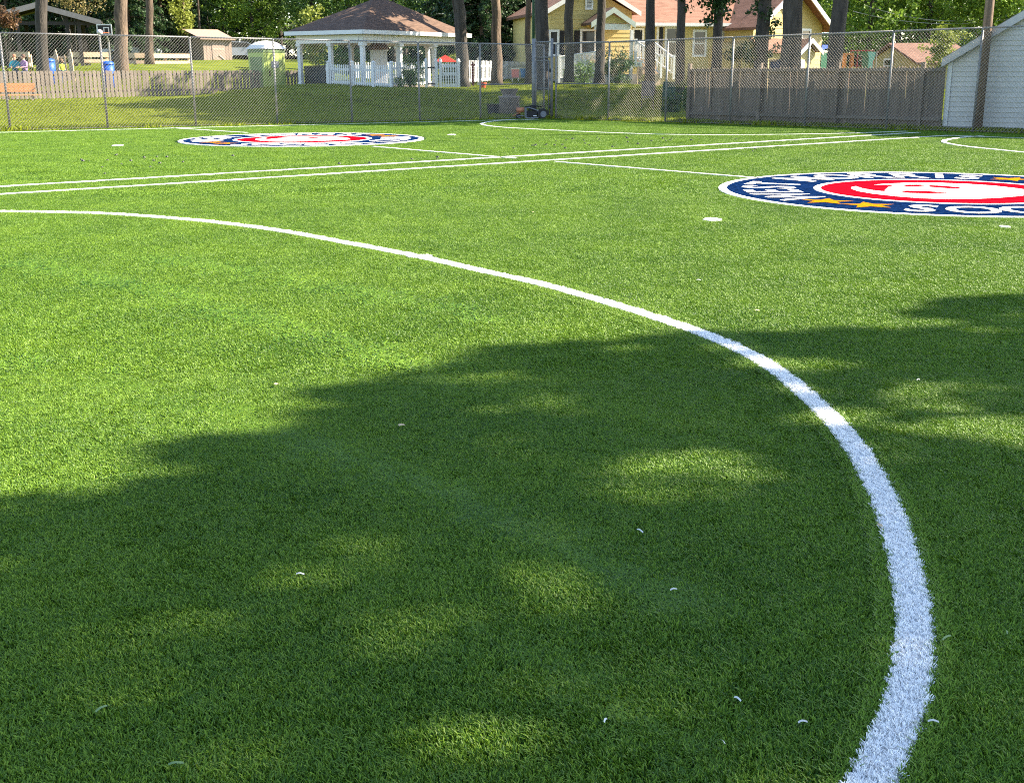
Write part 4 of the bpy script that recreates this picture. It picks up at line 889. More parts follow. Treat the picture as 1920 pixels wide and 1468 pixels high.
t = thing('red_flower_pot', 'bright orange-red flower pot at the foot of the lawn bank', 'flower pot', (p.x, p.y, tz1(p.x, p.y))); MB().lathe([(.09, 0), (.14, .22), (.16, .22), (.16, .28), (.13, .28), (.11, .1)], n=14).build('pot', mat('pot_red', (.55, .08, .02), .6, .1), t)
p = at(887, 160, 56.5); zg = tz1(p.x, p.y); t = thing('red_stake', 'dark red wooden stake beside the sunlit white fence', 'stake', (p.x, p.y, zg)); MB().prism([(-.05, -.1), (.05, -.1), (.05, 1.1), (0, 1.18), (-.05, 1.1)], -.04, .04).build('shaft', mat('dark_red', (.12, .012, .01), .7, .2), t); MB().box(-.11, .11, -.055, -.041, .95, 1.03).build('cross_piece', MATS['dark_red'], t)
p = at(966, 142, 60.); t = thing('pink_planter', 'pale pink box planter in front of the white fence', 'planter', (p.x, p.y, at(966, 150, 60).z)); MB().box(-.18, .18, -.1, .1, .1, .5).build('box', mat('pink_paint', (.55, .2, .2), .6, .1), t); MB().box(-.2, .2, -.12, .12, .5, .54).build('rim', white, t)
for x in (-.15, .15): MB().box(x-.02, x+.02, -.08, .08, -.1, .1).build('leg', white, t)
p = at(982, 142, 61); t = thing('blue_planter', 'small blue bucket planter hanging low on the white fence', 'planter', (p.x, p.y, at(982, 150, 61).z)); MB().lathe([(.12, .1), (.18, .5), (.2, .5), (.2, .54), (.15, .54)], n=12).build('bucket', mat('light_blue_paint', (.08, .22, .42), .6, .1), t); MB().box(-.02, .02, -.02, .02, -.1, .11).build('stem', blackp, t)
p = at(835, 113, 62); t = thing('red_canopy', 'red canvas canopy seen between the gazebo columns', 'canopy', (p.x, p.y, tz1(p.x, p.y))); z = p.z-tz1(p.x, p.y)
MB().quad((-.6, -.4, z-.1), (.6, -.4, z-.1), (0, 0, z+.25)).quad((.6, -.4, z-.1), (.6, .5, z-.1), (0, 0, z+.25)).quad((-.6, .5, z-.1), (-.6, -.4, z-.1), (0, 0, z+.25)).quad((.6, .5, z-.1), (-.6, .5, z-.1), (0, 0, z+.25)).build('cloth', redm, t)
for x in (-.55, .55):
    for y in (-.35, .45): MB().tube([(x, y, 0), (x, y, z-.1)], .025, 6).build('pole', steel, t)
# playground behind the stockade fence
teal = mat('teal_plastic', (.02, .11, .09), .5, .1); orng = mat('orange_plastic', (.55, .20, .05), .5, .1); bl2 = mat('royal_blue_plastic', (.03, .08, .42), .5, .1); rd2 = mat('red_plastic', (.2, .015, .02), .5, .1); grn = mat('green_plastic_panel', (.01, .085, .04), .5, .1)
fpg = Frame(at(1534, 133, 70), at(1562, 133, 71)); zg = tz1(fpg.o.x, fpg.o.y); L_ = fpg.len
t = fthing(fpg, 'playground_tower', 'playground tower with green striped awning and blue panels', 'playground'); zA_ = fpg.uv(1545, 55)[1]; zB_ = fpg.uv(1545, 65)[1]
for x in (.03, L_-.03):
    for y in (0, 1.2): MB().box(x-.05, x+.05, y-.05, y+.05, zg-.2, zB_).build('post', timber, t)
for k in range(6): a0, a1 = L_*k/6, L_*(k+1)/6; MB().quad((a0, -.2, zB_), (a1, -.2, zB_), (a1, .6, zA_), (a0, .6, zA_)).quad((a1, 1.4, zB_), (a0, 1.4, zB_), (a0, .6, zA_), (a1, .6, zA_)).build('awning_stripe', teal if k % 2 else white, t)
zz = fpg.uv(1545, 90)[1]; MB().prism([(.05, zz-.15), (L_*.5, zz), (L_*.9, zz-.2), (L_*.95, zz+.4), (L_*.5, zz+.15), (.1, zz+.15)], -.12, -.06).build('blue_panel', bl2, t); MB().box(L_*.45, L_*.62, -.16, -.125, zz-.4, zz+.5).build('red_rail', rd2, t)
zz = fpg.uv(1545, 112)[1]; MB().box(.08, L_-.08, -.1, -.06, zz-.5, zz+.35).build('green_panel', grn, t); MB().box(.03, L_-.03, 0, 1.2, zz-.2, zz-.1).build('deck', timber, t)
fp2 = Frame(at(1585, 133, 68), at(1600, 133, 68)); t = fthing(fp2, 'orange_play_table', 'orange plastic play table beyond the stockade fence', 'play table'); zz = fp2.uv(1590, 100)[1]; zg = tz1(*fp2.o[:2])
MB().box(-.05, .42, 0, .5, zz-.1, zz).build('top', orng, t)
for x in (-.02, .39): MB().box(x-.05, x+.05, 0, .5, zg-.1, zz-.11).build('leg', orng, t)
p = at(1628, 133, 67); zg = tz1(p.x, p.y); t = thing('teal_slide', 'teal plastic slide beside the small orange roofed building', 'slide', (p.x, p.y, zg), R(20)); zz = at(1628, 98, 67).z-zg
MB().prism([(-.25, 0), (.0, 0), (.05, zz-.5), (.3, zz), (-.35, zz), (-.25, zz-.3)], -.3, .3).build('chute', teal, t); MB().tube([(.25, -.3, 0), (.25, -.3, zz)], .03, 6).tube([(.25, .3, 0), (.25, .3, zz)], .03, 6).build('ladder', steel, t)
p = at(1606, 133, 69); zg = tz1(p.x, p.y); t = thing('red_climbing_frame', 'red metal climbing frame with rungs behind the stockade', 'climbing frame', (p.x, p.y, zg)); zz = at(1606, 94, 69).z-zg
b = MB()
for x in (-.4, 0, .45, .9): b.tube([(x, 0, 0), (x, 0, zz)], .03, 6)
b.build('uprights', rd2, t); b = MB()
for k in range(5): b.tube([(-.4, 0, zz*(k+1)/5.1), (.9, 0, zz*(k+1)/5.1)], .022, 6)
b.build('rungs', rd2, t)
p = at(1577, 68, 66); zg = tz1(p.x, p.y); t = thing('bird_feeder', 'teal bird feeder on a pale post beside the trunk', 'bird feeder', (p.x, p.y, zg)); MB().tube([(0, 0, 0), (0, 0, p.z-zg-.1)], .05, 8).build('post', timber, t); MB().box(-.1, .1, -.1, .1, p.z-zg-.1, p.z-zg+.1).quad((-.14, -.14, p.z-zg+.1), (.14, -.14, p.z-zg+.1), (0, 0, p.z-zg+.22)).build('house', teal, t)
p = at(1455, 118, 58); zg = tz1(p.x, p.y); t = thing('wheeled_bin', 'dark blue wheeled bin beside the broad trunk', 'bin', (p.x, p.y, zg)); zz = at(1455, 112, 58).z-zg; nb = mat('navy_plastic', (.012, .03, .09), .5, .1); MB().prism([(-.22, .05), (.22, .05), (.28, zz-.08), (-.28, zz-.08)], -.25, .25).build('body', nb, t); MB().prism([(-.32, zz-.07), (.32, zz-.07), (.3, zz), (-.3, zz)], -.3, .28).build('lid', nb, t); MB().tube([(-.25, .27, .1), (.25, .27, .1)], .1, 10).build('wheel', blackp, t)
# utility pole and cables
pb = ground(1819, 249.6)+nR*.45; t = thing('utility_pole', 'tall brown wooden utility pole behind the chain-link fence', 'utility pole', (pb.x, pb.y, 0))
MB().tube([(0, 0, -.1), (.0, 0, 3), (.02, 0, 9.5)], [.125, .11, .085], 14).build('shaft', polew, t, True); MB().box(-1.1, 1.1, -.06, .06, 8.7, 8.85).build('crossarm', polew, t)
for x in (-1, -.5, .5, 1): MB().lathe([(.03, 0), (.06, .05), (.03, .14)], (x, 0, 8.85), 8).build('insulator', glass, t)
def cable(a, b, sag, label):
    P = [a.lerp(b, k/24)-Vector((0, 0, sag*4*(k/24)*(1-k/24))) for k in range(25)]; tag(MB().tube(P, .018, 5).build('overhead_cable', mat('cable_grey', (.3, .3, .3), .6, .1)), label, 'cable', 'overhead cables')
cable(at(1620, 10, 80), at(1960, 12, 84), 1.0, 'upper overhead cable sagging before the bright trees'); cable(at(1600, 22, 80), at(1980, 16, 84), .9, 'lower overhead cable sagging before the bright trees'); cable(at(640, 24, 84), at(1060, 8, 84), .35, 'thin overhead cable before the dark conifers')

# ------------------------------------------------------------------ trees and shrubs
def leaf_cloud(C, rad, per, size, squash=.8, up=.5, droop=None):
    C = np.asarray(C, float); rad = np.broadcast_to(np.asarray(rad, float), (len(C),)); n = len(C)*per
    c = np.repeat(C, per, 0); r_ = np.repeat(rad, per)
    d = rng.normal(size=(n, 3)); d /= np.linalg.norm(d, axis=1)[:, None]; q = r_*rng.random(n)**.5
    p = c + d*q[:, None]*[1, 1, squash]
    nrm = rng.normal(size=(n, 3))*.8 + d*.6 + [0, 0, up]; nrm /= np.linalg.norm(nrm, axis=1)[:, None]
    a = np.cross(nrm, rng.normal(size=(n, 3))); a /= np.linalg.norm(a, axis=1)[:, None]; b = np.cross(nrm, a)
    s = size*rng.uniform(.6, 1.3, n)[:, None]; a = a*s*.5; b = b*s*.34
    V = np.stack([p-a, p-b*.9+a*.1, p+a, p+b*.9+a*.1], 1).reshape(-1, 3)
    return V, np.arange(4*n).reshape(-1, 4)
def crown_centres(n, rx, rz, zc, hollow=.55, lumps=5):
    P = rng.normal(size=(n, 3)); P /= np.linalg.norm(P, axis=1)[:, None]; q = (hollow + (1-hollow)*rng.random(n))
    lob = rng.normal(size=(lumps, 3)); lob /= np.linalg.norm(lob, axis=1)[:, None]
    bump = 1+.28*np.max(P@lob.T, axis=1)**3-.12
    return P*q[:, None]*bump[:, None]*[rx, rx, rz] + [0, 0, zc]
def trunk_mb(h, r0, lean=(0, 0), n=12, flare=1.5, wob=.03, seed=0, top=.45):
    r_ = random.Random(seed); P = []; Q = []
    for k in range(n):
        f = k/(n-1); P.append((lean[0]*f*h + r_.gauss(0, wob)*(f > 0), lean[1]*f*h + r_.gauss(0, wob)*(f > 0), f*h-.15))
        Q.append(r0*(1-(1-top)*f)*(1+(flare-1)*math.exp(-f*h/.35))*(1+r_.uniform(-.05, .05)))
    mb = MB().tube(P, Q, 18); mb.v = [(x+r_.uniform(-.07, .07)*r0, y+r_.uniform(-.07, .07)*r0, z) for x, y, z in mb.v]; return mb, P
def limbs(mb, P, h, r0, n, z0, reach, seed=0):
    r_ = random.Random(seed+9)
    for k in range(n):
        z = z0+(h*.95-z0)*(k+.5)/n; f = min(len(P)-1, max(0, int(z/h*(len(P)-1)))); a = k*2.4+r_.uniform(-.4, .4); L_ = reach*(1-.5*(z-z0)/max(.1, h-z0))*r_.uniform(.7, 1.1)
        s = Vector(P[f]); s.z = z-.15; e = s+Vector((math.cos(a)*L_, math.sin(a)*L_, L_*.45)); m_ = s.lerp(e, .5)+Vector((0, 0, -.08*L_))
        mb.tube([s, m_, e], [r0*.32, r0*.2, r0*.06], 7)
TCACHE = {}
def deciduous(kind):     # (trunk mesh, crown mesh) of a woodland tree, leafy almost to the ground
    if kind in TCACHE: return TCACHE[kind]
    lm = {'bright': leafA, 'mid': leafB, 'dark': leafC}[kind[:-1]]; h = 12.; sd = int(kind[-1])*7+len(kind)
    mb, P = trunk_mb(9, .2, seed=sd); limbs(mb, P, 9, .2, 12, 1.2, 3.2, sd)
    C = crown_centres(150, 3.5, 5.6, 6.4, .35, 7); r_ = rng.uniform(.5, 1.0, len(C)); C[:, 2] = np.maximum(C[:, 2], .5)
    V, F = leaf_cloud(C, r_, 46, .25); TCACHE[kind] = (mb.mesh('trunk', barkg, True), np_mesh('crown', V, F, lm)); return TCACHE[kind]
def conifer(kind):
    if kind in TCACHE: return TCACHE[kind]
    h = 15.; sd = int(kind[-1]); mb, P = trunk_mb(h, .22, seed=sd, top=.12); C = []; 
    z = .9
    while z < h-.5:
        n = 7; L_ = 3.1*(1-z/h)**.8+.35
        for k in range(n):
            a = rng.uniform(0, 6.283); l = L_*rng.uniform(.75, 1.15); d = np.array([math.cos(a), math.sin(a), 0])
            mb.tube([(0, 0, z), tuple(d*l*.5+[0, 0, z-.05*l]), tuple(d*l+[0, 0, z-.28*l])], [.05, .03, .01], 4, False)
            for q in np.linspace(.2, 1, int(4+l*3.2)): C.append(d*l*q+[0, 0, z-.28*l*q*q-.08])
        z += .42
    C = np.array(C); V, F = leaf_cloud(C, .27, 10, .24, .75, .2); TCACHE[kind] = (mb.mesh('trunk', barkb, True), np_mesh('crown', V, F, leafD)); return TCACHE[kind]
def plant_tree(nm, meshes, px, Y, s, label, group, sz=1., dz=0.):
    p = at(px, 133, Y); t = thing(nm, label, 'tree', (p.x, p.y, tz1(p.x, p.y)+dz), random.uniform(0, 6.28), group); t.scale = (s, s, s*sz)
    link('trunk', meshes[0], t); link('crown', meshes[1], t); return t
# the wood behind
k = 0
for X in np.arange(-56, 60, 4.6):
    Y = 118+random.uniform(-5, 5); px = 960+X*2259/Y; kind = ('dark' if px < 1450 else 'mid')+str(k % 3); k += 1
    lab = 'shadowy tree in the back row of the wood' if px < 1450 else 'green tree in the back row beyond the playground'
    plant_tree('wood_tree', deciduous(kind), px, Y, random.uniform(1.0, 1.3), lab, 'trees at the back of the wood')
for px, Y, kd, s in ((300,104,'mid0',.9),(425,106,'bright1',.95),(478,104,'bright0',.9),(530,106,'mid1',1.),(590,101,'mid2',1.),(660,102,'mid0',1.),(740,100,'mid1',.9),(815,92,'dark1',.9)):
    plant_tree('wood_tree', deciduous(kd), px, Y, s, 'sunlit leafy tree between the shed and the gazebo roof' if px < 600 else 'leafy tree rising behind the gazebo roof', 'leafy trees behind the gazebo')
for px, Y, kd, s in ((1580,88,'bright0',.95),(1625,82,'bright1',1.),(1680,86,'bright2',1.),(1735,84,'bright0',.95),(1790,88,'bright1',1.05),(1850,84,'bright2',1.),(1915,80,'bright0',1.),(1500,92,'bright2',1.),(1975,84,'bright1',1.)):
    plant_tree('wood_tree', deciduous(kd), px, Y, s, 'bright green leafy tree beyond the playground and garage', 'bright trees beyond the garage')
for px, Y, s in ((870,72,.8),(905,70,.85),(955,74,.9),(1005,72,.85),(842,80,.85)):
    plant_tree('conifer_tree', conifer('con'+str(int(px) % 2)), px, Y, s, 'dark drooping conifer between the gazebo and the yellow house', 'dark conifers beside the gazebo')
for px, Y, s in ((25,92,.95),(110,96,1.),(175,94,.95),(250,92,.95),(310,98,1.0),(-40,96,1.),(345,104,.9)):
    plant_tree('conifer_tree', conifer('con'+str(int(px) % 2)), px, Y, s, 'dark conifer behind the pavilion and basketball hoop', 'dark conifers behind the pavilion')
C = np.c_[rng.uniform(-66, 66, 6500), rng.uniform(123, 133, 6500), rng.uniform(1.5, 15, 6500)]; V, F = leaf_cloud(C, 1.0, 16, .6)
tag(link('far_wood', np_mesh('far_wood', V, F, leafC)), kind='stuff')
# tall trunks near the fence, crowns above the picture
CR = []
for j in range(3):
    C = crown_centres(120, 3.4, 2.6, 0, .3, 6); V, F = leaf_cloud(C, rng.uniform(.6, 1.1, len(C)), 38, .42); CR.append(np_mesh('crown', V, F, leafB))
TALL = [(868,166,54,25,860,'grey forked trunk beside the white garden gate',barkg,5.6,.62),(931,160,57,20,929,'slender trunk with its right side in bright sun',barkb,5.6,.55),(990,164,53,12,991,'thin trunk with peeling sunlit bark beside the gate post',barkb,5.8,.5),
 (1018,174,48,28,1016,'broad dark trunk directly behind the fence gate',barkg,6.2,.75),(1066,158,53,18,1068,'dark straight trunk in front of the yellow gable',barkg,6.6,.8),(1124,160,53,18,1128,'dark knobbly trunk in front of the porch gable',barkg,7.,.85),
 (1219,172,48,19,1220,'dark trunk beside the porch steps and garden chair',barkg,8.4,1.15),(1276,168,47.5,17,1278,'dark trunk with leaves before the orange roof',barkg,8.6,1.2),(1345,150,48,19,1346,'dark leafy trunk before the house corner',barkg,8.6,1.2),
 (1426,140,45,27,1434,'ivy-clad trunk beside the sunlit gable',barkg,9.2,1.35),(1482,138,42.5,40,1488,'broad smooth grey trunk in front of the sunlit gable',barkg,9.4,1.4),(1560,134,41,30,1576,'dark leaning trunk beside the playground tower',barkg,9.6,1.4),
 (1990,140,43,34,1990,'unseen tall tree added for shade behind the white garage',barkg,10.2,1.5),(2040,140,49,34,2040,'unseen tall tree added for shade beyond the white garage roof',barkg,10.4,1.5),(78,136,60,23,77,'thick dark trunk in front of the pavilion roof',barkg,8.2,.8),(226,128,64,25,227,'thick trunk with peeling sunlit bark beside the hoop',barkb,8.2,.8),(281,118,76,15,280,'slim pale trunk behind the guard rail',barkb,8.4,.6)]  # first two on this row stand out of view, added to shade the lawn
for j, (px, py, Y, wpx_, tpx, lab, bk, zc, cs) in enumerate(TALL):
    p = at(px, 133, Y); zg = tz1(p.x, p.y); r0 = wpx_*Y/2259/2; H = zc+4.5; zt0 = CAM_H+134*Y/2259-zg
    lean = ((at(tpx, 0, Y).x-p.x)/zt0, 0)
    t = thing('tall_tree', lab, 'tree', (p.x, p.y, zg)); mb, P = trunk_mb(H, r0, lean, 16, 1.35, .03, j+3, .55)
    if j == 0: mb.tube([P[5], (P[5][0]-.35, 0, P[5][2]+1.6), (P[5][0]-.9, 0, P[5][2]+4)], [r0*.85, r0*.7, r0*.4], 12)
    limbs(mb, P, H, r0, 7, zc-1.4, 2.6*cs, j); mb.build('trunk', bk, t, True)
    c = link('crown', CR[j % 3], t); c.location = (lean[0]*H*.8, 0, zc+2.0); c.scale = (cs, cs, cs); c.rotation_euler = (0, 0, j*1.1)
    if px in (1345, 1276):
        n = 46 if px == 1345 else 14
        C = crown_centres(n, 1.05 if px == 1345 else .6, 1.2, 3.9 if px == 1345 else 4.2, .2, 4); V, F = leaf_cloud(C, .33, 30, .17); link('low_foliage', np_mesh('low_foliage', V, F, leafC), t)
    if px == 1426:
        C = np.c_[rng.normal(0, r0*.9, 60), rng.normal(0, r0*.9, 60), rng.uniform(1.2, 5.2, 60)]; V, F = leaf_cloud(C, .22, 26, .13); link('ivy', np_mesh('ivy', V, F, leafC), t)
# hanging leaf sprays on thin trunks left of the shed
for px, Y, wpx_, lab in ((380, 98, 5, 'thin bare trunk rising behind the brown shed'), (327, 100, 5, 'thin pale trunk among the conifers'), (352, 96, 7, 'slim trunk hung with drooping yellow-green foliage')):
    p = at(px, 133, Y); zg = tz1(p.x, p.y); t = thing('slim_tree', lab, 'tree', (p.x, p.y, zg)); mb, P = trunk_mb(11, wpx_*Y/2259/2, (0, 0), 10, 1.3, .05, px); limbs(mb, P, 11, .1, 5, 5, 1.5, px); mb.build('trunk', barkb, t, True)
    if px == 352:
        C = np.c_[rng.normal(0, .9, 90), rng.normal(0, .7, 90), rng.uniform(2.2, 8, 90)]; C[:, 0] *= np.clip((C[:, 2]-1.6)/4, .15, 1)
    else: C = np.c_[rng.normal(0, 1.2, 30), rng.normal(0, 1.2, 30), rng.uniform(7, 11, 30)]
    V, F = leaf_cloud(C, .45, 36, .2, 1.5); link('crown', np_mesh('crown', V, F, leafE if px == 352 else leafB), t)
# shrubs
def shrub(px, py, Y, rx, rz, lm, label, n=40, leaf=.12, zc=None):
    p = at(px, py, Y); zg = tz1(p.x, p.y); t = thing('shrub', label, 'shrub', (p.x, p.y, zg)); zc = rz*.85 if zc is None else zc
    C = crown_centres(n, rx, rz, zc, .2, 5); C[:, 2] = np.maximum(C[:, 2], .1); V, F = leaf_cloud(C, rx*.3, 42, leaf); link('foliage', np_mesh('foliage', V, F, lm), t)
    mb = MB()
    for k in range(6): e = C[k*3]; mb.tube([(0, 0, -.1), (e[0]*.4, e[1]*.4, e[2]*.5), tuple(e)], [.03, .02, .008], 5)
    mb.build('stems', barkg, t)
shrub(768, 160, 49.6, .62, .7, leafB, 'untidy green shrub against the white picket fence', 44, .09); shrub(1160, 155, 55, .95, 1.0, leafC, 'dark green shrub in front of the house ramp', 60, .1); shrub(1090, 150, 56.5, .9, .7, leafB, 'leafy shrub growing along the ramp railing', 36, .09)
shrub(1772, 100, 58, 1.0, 1.15, leafE, 'bright yellow-green shrub beside the garage roof', 50, .16, 2.2); shrub(590, 120, 74, 1.3, 1.8, leafE, 'sunlit pale shrub behind the gazebo columns', 60, .2, 2.2); shrub(12, 100, 66, 1.0, .8, leafF, 'rusty brown shrub beside the pavilion', 30, .15, 2.6)
shrub(135, 20, 84, 2.3, 1.5, leafG, 'rusty leaved small tree above the pavilion roof', 50, .16, 5.0); shrub(1290, 180, 44, .5, .8, leafB, 'weedy green shrub at the end of the stockade fence', 26, .08); shrub(1262, 195, 42.5, .45, .4, leafC, 'low dark weeds beneath the garden chairs', 24, .07); shrub(1210, 150, 57, .35, .35, leafE, 'small pale plant at the porch steps', 16, .06); shrub(848, 118, 68, 1.1, 1.0, leafE, 'sunlit shrub behind the red canopy', 40, .16); shrub(1385, 125, 50, .7, .5, leafC, 'dark shrub behind the stockade fence', 30, .1, 1.6)
shrub(650, 125, 72, 2.0, .8, leafB, 'clipped green hedge seen through the gazebo', 60, .14, .9)
# the tree outside the picture whose shade lies across the foreground
edge = [(-500,1250),(-200,1060),(0,955),(200,895),(420,805),(560,752),(700,716),(920,662),(1100,648),(1340,630),(1500,626),(1700,618),(1920,606),(2100,590)]
SH = [(p.x, p.y) for p in (ground(*q) for q in edge)]+[(7.5, 6.2), (9, 3), (7, -3.5), (-3, -3.5)]
def inside(P, poly):
    c = np.zeros(len(P), bool); n = len(poly)
    for i in range(n):
        (x0, y0), (x1, y1) = poly[i], poly[i-1]
        c ^= ((y0 > P[:, 1]) != (y1 > P[:, 1])) & (P[:, 0] < (x1-x0)*(P[:, 1]-y0)/(y1-y0+1e-12)+x0)
    return c
r5 = np.random.default_rng(5); G = r5.uniform([-5, -4], [10, 9], (9500, 2)); G = G[inside(G, SH)]
ed = seg_dist(G, np.array(SH[:14])); nz = np.sin(4.1*G[:, 0]+1.7*G[:, 1]+.6)*np.sin(5.3*G[:, 1]-2.6*G[:, 0])+.5*np.sin(9.7*G[:, 0]+2.)*np.sin(8.9*G[:, 1])
G = G[(ed > .38) | (nz < .22+1.2*(ed-.12))]
gaps = [(1340,885,.26,.2,.2),(1200,870,.14,.12,.3),(1750,790,.55,.2,.2),(1880,815,.4,.2,.2),(600,1100,.11,.16,.35),(570,1010,.14,.12,.7),(1060,1115,.14,.17,.4),(1000,1000,.1,.1,.65),(960,1420,.15,.1,.3),(880,1235,.16,.14,.7),(1780,1230,.1,.12,.4),(1740,735,.25,.1,.3),(1450,690,.3,.08,.35),(1600,700,.2,.08,.35),]
for px, py, a, b, kp in gaps:
    c = ground(px, py); G = G[(((G[:, 0]-c.x)/(a+.10))**2+((G[:, 1]-c.y)/(b+.12))**2 > 1) | (r5.random(len(G)) < kp*.75)]
for px, py, a, b in ((1850,578,.35,.16),(1910,570,.4,.2),(1790,592,.18,.08)):
    c = ground(px, py); G = np.concatenate([G, np.c_[rng.normal(c.x, a*.5, 14), rng.normal(c.y, b*.6, 14)]])
HT = r5.normal(10.5, 1.5, len(G)); HT = np.clip(HT, 6.5, 14); Cc = np.c_[G[:, 0]+SUN.x/SUN.z*HT, G[:, 1]+SUN.y/SUN.z*HT, HT]
tb = Vector((2.6+SUN.x/SUN.z*10.5, 2.0+SUN.y/SUN.z*10.5, 0)); tb.z = tz1(tb.x, tb.y)
t = thing('shade_tree', 'broad leafy tree shading the foreground turf', 'tree', tb); V, F = leaf_cloud(Cc-np.array(tb), .16, 20, .19, 1.); link('crown', np_mesh('crown', V, F, leafB), t)
mb, P = trunk_mb(11, .33, (0, 0), 14, 1.5, .05, 77); limbs(mb, P, 11, .33, 12, 4.5, 4.0, 77); mb.build('trunk', barkg, t, True)

# ------------------------------------------------------------------ people beyond the brown fence
def person(loc, rz, label, J, E, mats, hairm, head):
    me = bpy.data.meshes.new('body'); me.from_pydata([j[:3] for j in J], E, []); o = bpy.data.objects.new('body', me); COL.objects.link(o)
    o.modifiers.new('s', 'SKIN'); 
    for v, j in zip(me.skin_vertices[0].data, J): v.radius = (j[3], j[3]); v.use_root = False
    me.skin_vertices[0].data[0].use_root = True
    s_ = o.modifiers.new('d', 'SUBSURF'); s_.levels = 2; bpy.context.view_layer.update()
    m2 = bpy.data.meshes.new_from_object(o.evaluated_get(bpy.context.evaluated_depsgraph_get())); bpy.data.objects.remove(o)
    m2.materials.clear(); [m2.materials.append(x) for x in mats]; m2.polygons.foreach_set('use_smooth', [True]*len(m2.polygons))
    for p in m2.polygons:
        d = [(p.center-Vector(j[:3])).length/j[3] for j in J]; p.material_index = J[d.index(min(d))][4]
    t = thing('person', label, 'person', loc, rz); link('body', m2, t)
    hb = MB(); hb.lathe([(.02, .115), (.075, .095), (.105, .03), (.1, -.05), (.085, -.09)][::-1], (head[0], head[1]+.025, head[2]+.02), 12); hb.build('hair', hairm, t, True)
    f = MB(); f.box(head[0]-.015, head[0]+.015, head[1]-.12, head[1]-.09, head[2]-.03, head[2]+.0); f.build('nose', mats[0], t)
    for x in (-.035, .035): MB().box(head[0]+x-.012, head[0]+x+.012, head[1]-.102, head[1]-.094, head[2]+.005, head[2]+.02).build('eye', blackp, t)
skin = mat('skin', (.50, .29, .20), .6, .05); jeans = mat('jeans', (.04, .06, .12), .8, .1)
def hands(J, E, wrist, x, y, z, s):
    b = len(J); J.append((x, y-.07, z, .03, 0)); E.append((wrist, b))
    for k in range(4): J.append((x+(k-1.5)*.02, y-.12, z-.005, .009, 0)); J.append((x+(k-1.5)*.022, y-.16+abs(k-1.3)*.008, z-.025, .008, 0)); E += [(b, len(J)-2), (len(J)-2, len(J)-1)]
    J.append((x-s*.045, y-.09, z, .010, 0)); J.append((x-s*.055, y-.12, z-.01, .008, 0)); E += [(b, len(J)-2), (len(J)-2, len(J)-1)]
def seated():
    J = [(0, 0, .5, .14, 2), (0, .03, .72, .135, 1), (0, .02, .95, .15, 1), (0, 0, 1.1, .055, 0), (0, -.01, 1.19, .085, 0), (0, -.01, 1.29, .09, 0)]; E = [(0, 1), (1, 2), (2, 3), (3, 4), (4, 5)]
    for s in (-1, 1):
        b = len(J); J += [(s*.18, .02, 1.0, .065, 1), (s*.25, -.05, .78, .05, 1), (s*.16, -.28, .74, .038, 0), (s*.1, -.03, .48, .10, 2), (s*.13, -.42, .5, .075, 2), (s*.13, -.4, .1, .05, 2), (s*.13, -.54, .05, .04, 2)]
        E += [(2, b), (b, b+1), (b+1, b+2), (0, b+3), (b+3, b+4), (b+4, b+5), (b+5, b+6)]; hands(J, E, b+2, s*.16, -.28, .74, s)
    return J, E
def standing():
    J = [(0, 0, .88, .13, 2), (0, .01, 1.08, .125, 1), (0, .01, 1.3, .14, 1), (0, 0, 1.44, .05, 0), (0, -.01, 1.53, .085, 0), (0, -.01, 1.63, .09, 0)]; E = [(0, 1), (1, 2), (2, 3), (3, 4), (4, 5)]
    for s in (-1, 1):
        b = len(J); J += [(s*.18, .01, 1.35, .06, 1), (s*.24, .03, 1.08, .047, 0), (s*.23, -.08, .86, .035, 0), (s*.09, 0, .84, .095, 2), (s*.11, -.02, .48, .065, 2), (s*.11, .02, .1, .045, 2), (s*.11, -.12, .04, .04, 2)]
        E += [(2, b), (b, b+1), (b+1, b+2), (0, b+3), (b+3, b+4), (b+4, b+5), (b+5, b+6)]; hands(J, E, b+2, s*.23, -.08, .86, s)
    return J, E
Yp = 62
for px, lab, shirt, hair in ((29, 'seated person in a teal shirt at the picnic table', (.02, .22, .28), (.30, .12, .06)), (46, 'seated person in a mauve shirt beside the one in teal', (.30, .17, .32), (.08, .04, .025))):
    p = at(px, 133, Yp); J, E = seated(); zg = at(px, 105, Yp).z-1.33
    person((p.x, p.y, zg), R(20 if px < 40 else -30), lab, J, E, [skin, mat('shirt_'+str(px), shirt, .8, .1), jeans], mat('hair_'+str(px), hair, .6, .1), (0, -.01, 1.28))
p = at(117, 133, 61); zg = tz1(p.x, p.y); J, E = standing(); hz = at(117, 113, 61).z-zg; s_ = hz/1.72
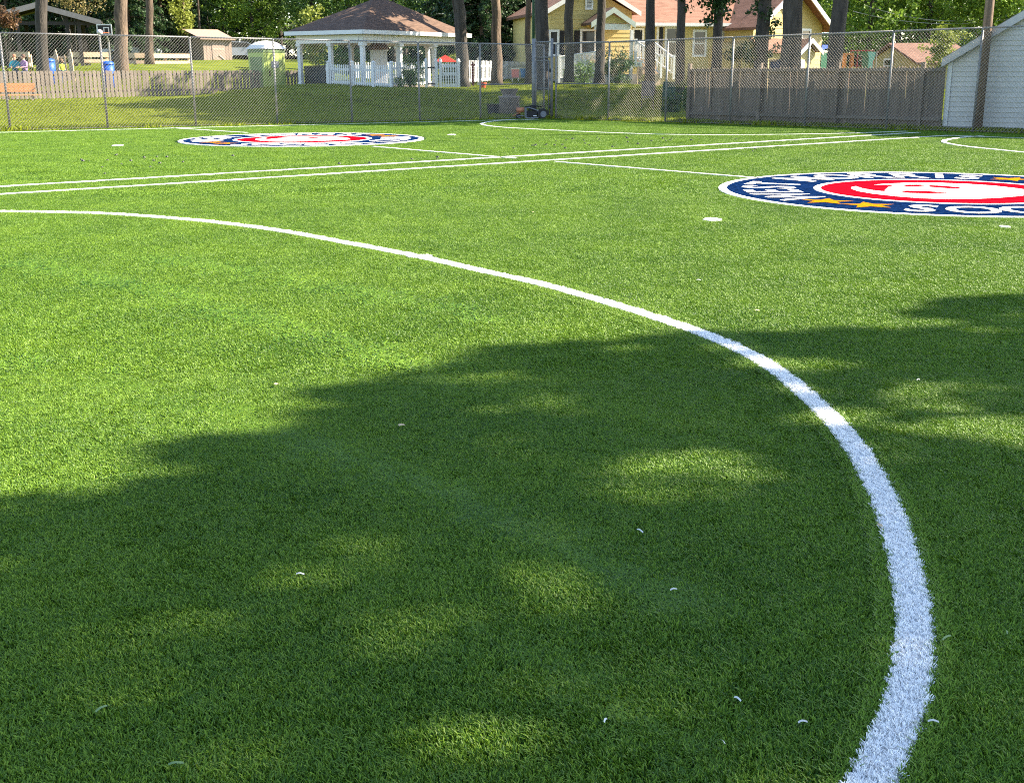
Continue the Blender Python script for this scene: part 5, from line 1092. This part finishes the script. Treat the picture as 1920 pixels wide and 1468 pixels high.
person((p.x, p.y, zg), R(60), 'standing child in a yellow-green shirt beside the timber stand', [(a*s_, b*s_, c*s_, r_*s_, m_) for a, b, c, r_, m_ in J], E, [skin, mat('lime_shirt', (.38, .48, .02), .8, .1), jeans], mat('child_hair', (.1, .06, .03), .6, .1), (0, -.01, 1.62*s_))
p = at(37, 133, 61.4); zg = at(37, 105, Yp).z-1.33; t = thing('picnic_table', 'brown wooden picnic table in front of the pavilion', 'picnic table', (p.x, p.y-.15, zg), R(3)); pw = mat('picnic_wood', (.16, .11, .08), .8, .2, 4)
for k in range(5): MB().box(-.9, .9, -.36+.15*k, -.22+.15*k, .70, .74).build('top_plank', pw, t)
for y in (-.78, .68): MB().box(-.9, .9, y-.13, y+.13, .38, .42).build('bench_plank', pw, t)
for x in (-.65, .65): MB().tube([(x, -.7, -.5), (x, -.15, .7)], .04, 4).tube([(x, .7, -.5), (x, .15, .7)], .04, 4).box(x-.03, x+.03, -.85, .8, .30, .38).build('leg_frame', pw, t)

# ------------------------------------------------------------------ lawn grass beyond the fences
TG = [tuft_mesh('grass_clump', 150, .24, .055, .012, lawnm, .35) for _ in range(4)]
s = .2; X, Y = np.meshgrid(np.arange(-29, 27, s), np.arange(25, 68, s)); P = np.stack([X.ravel(), Y.ravel()], 1); P += rng.uniform(-.5, .5, P.shape)*s
P = P[(np.abs(P[:, 0]) < HALF*P[:, 1]+1.5) & ~infield(P[:, 0], P[:, 1], .05)]
near = P[:, 1] < 50; P = P[near | (rng.random(len(P)) < .5)]
z = tz(P[:, 0], P[:, 1]); b_ = (P[:, 0]-RF[0].x)*(-dR.y)+(P[:, 1]-RF[0].y)*dR.x
a_ = (P[:, 0]-LF[0].x)*(-dL.y)+(P[:, 1]-LF[0].y)*dL.x
sc = rng.uniform(.7, 1.3, len(P))*np.where((b_ > 0) & (b_ < .6), rng.uniform(.7, 2.0, len(P)), 1)*np.where((a_ > 0) & (a_ < .35) & (b_ < 0), rng.uniform(.9, 2.1, len(P)), 1)
pile('lawn_grass', np.c_[P, z], rng.uniform(0, 6.28, len(P)), sc, TG)
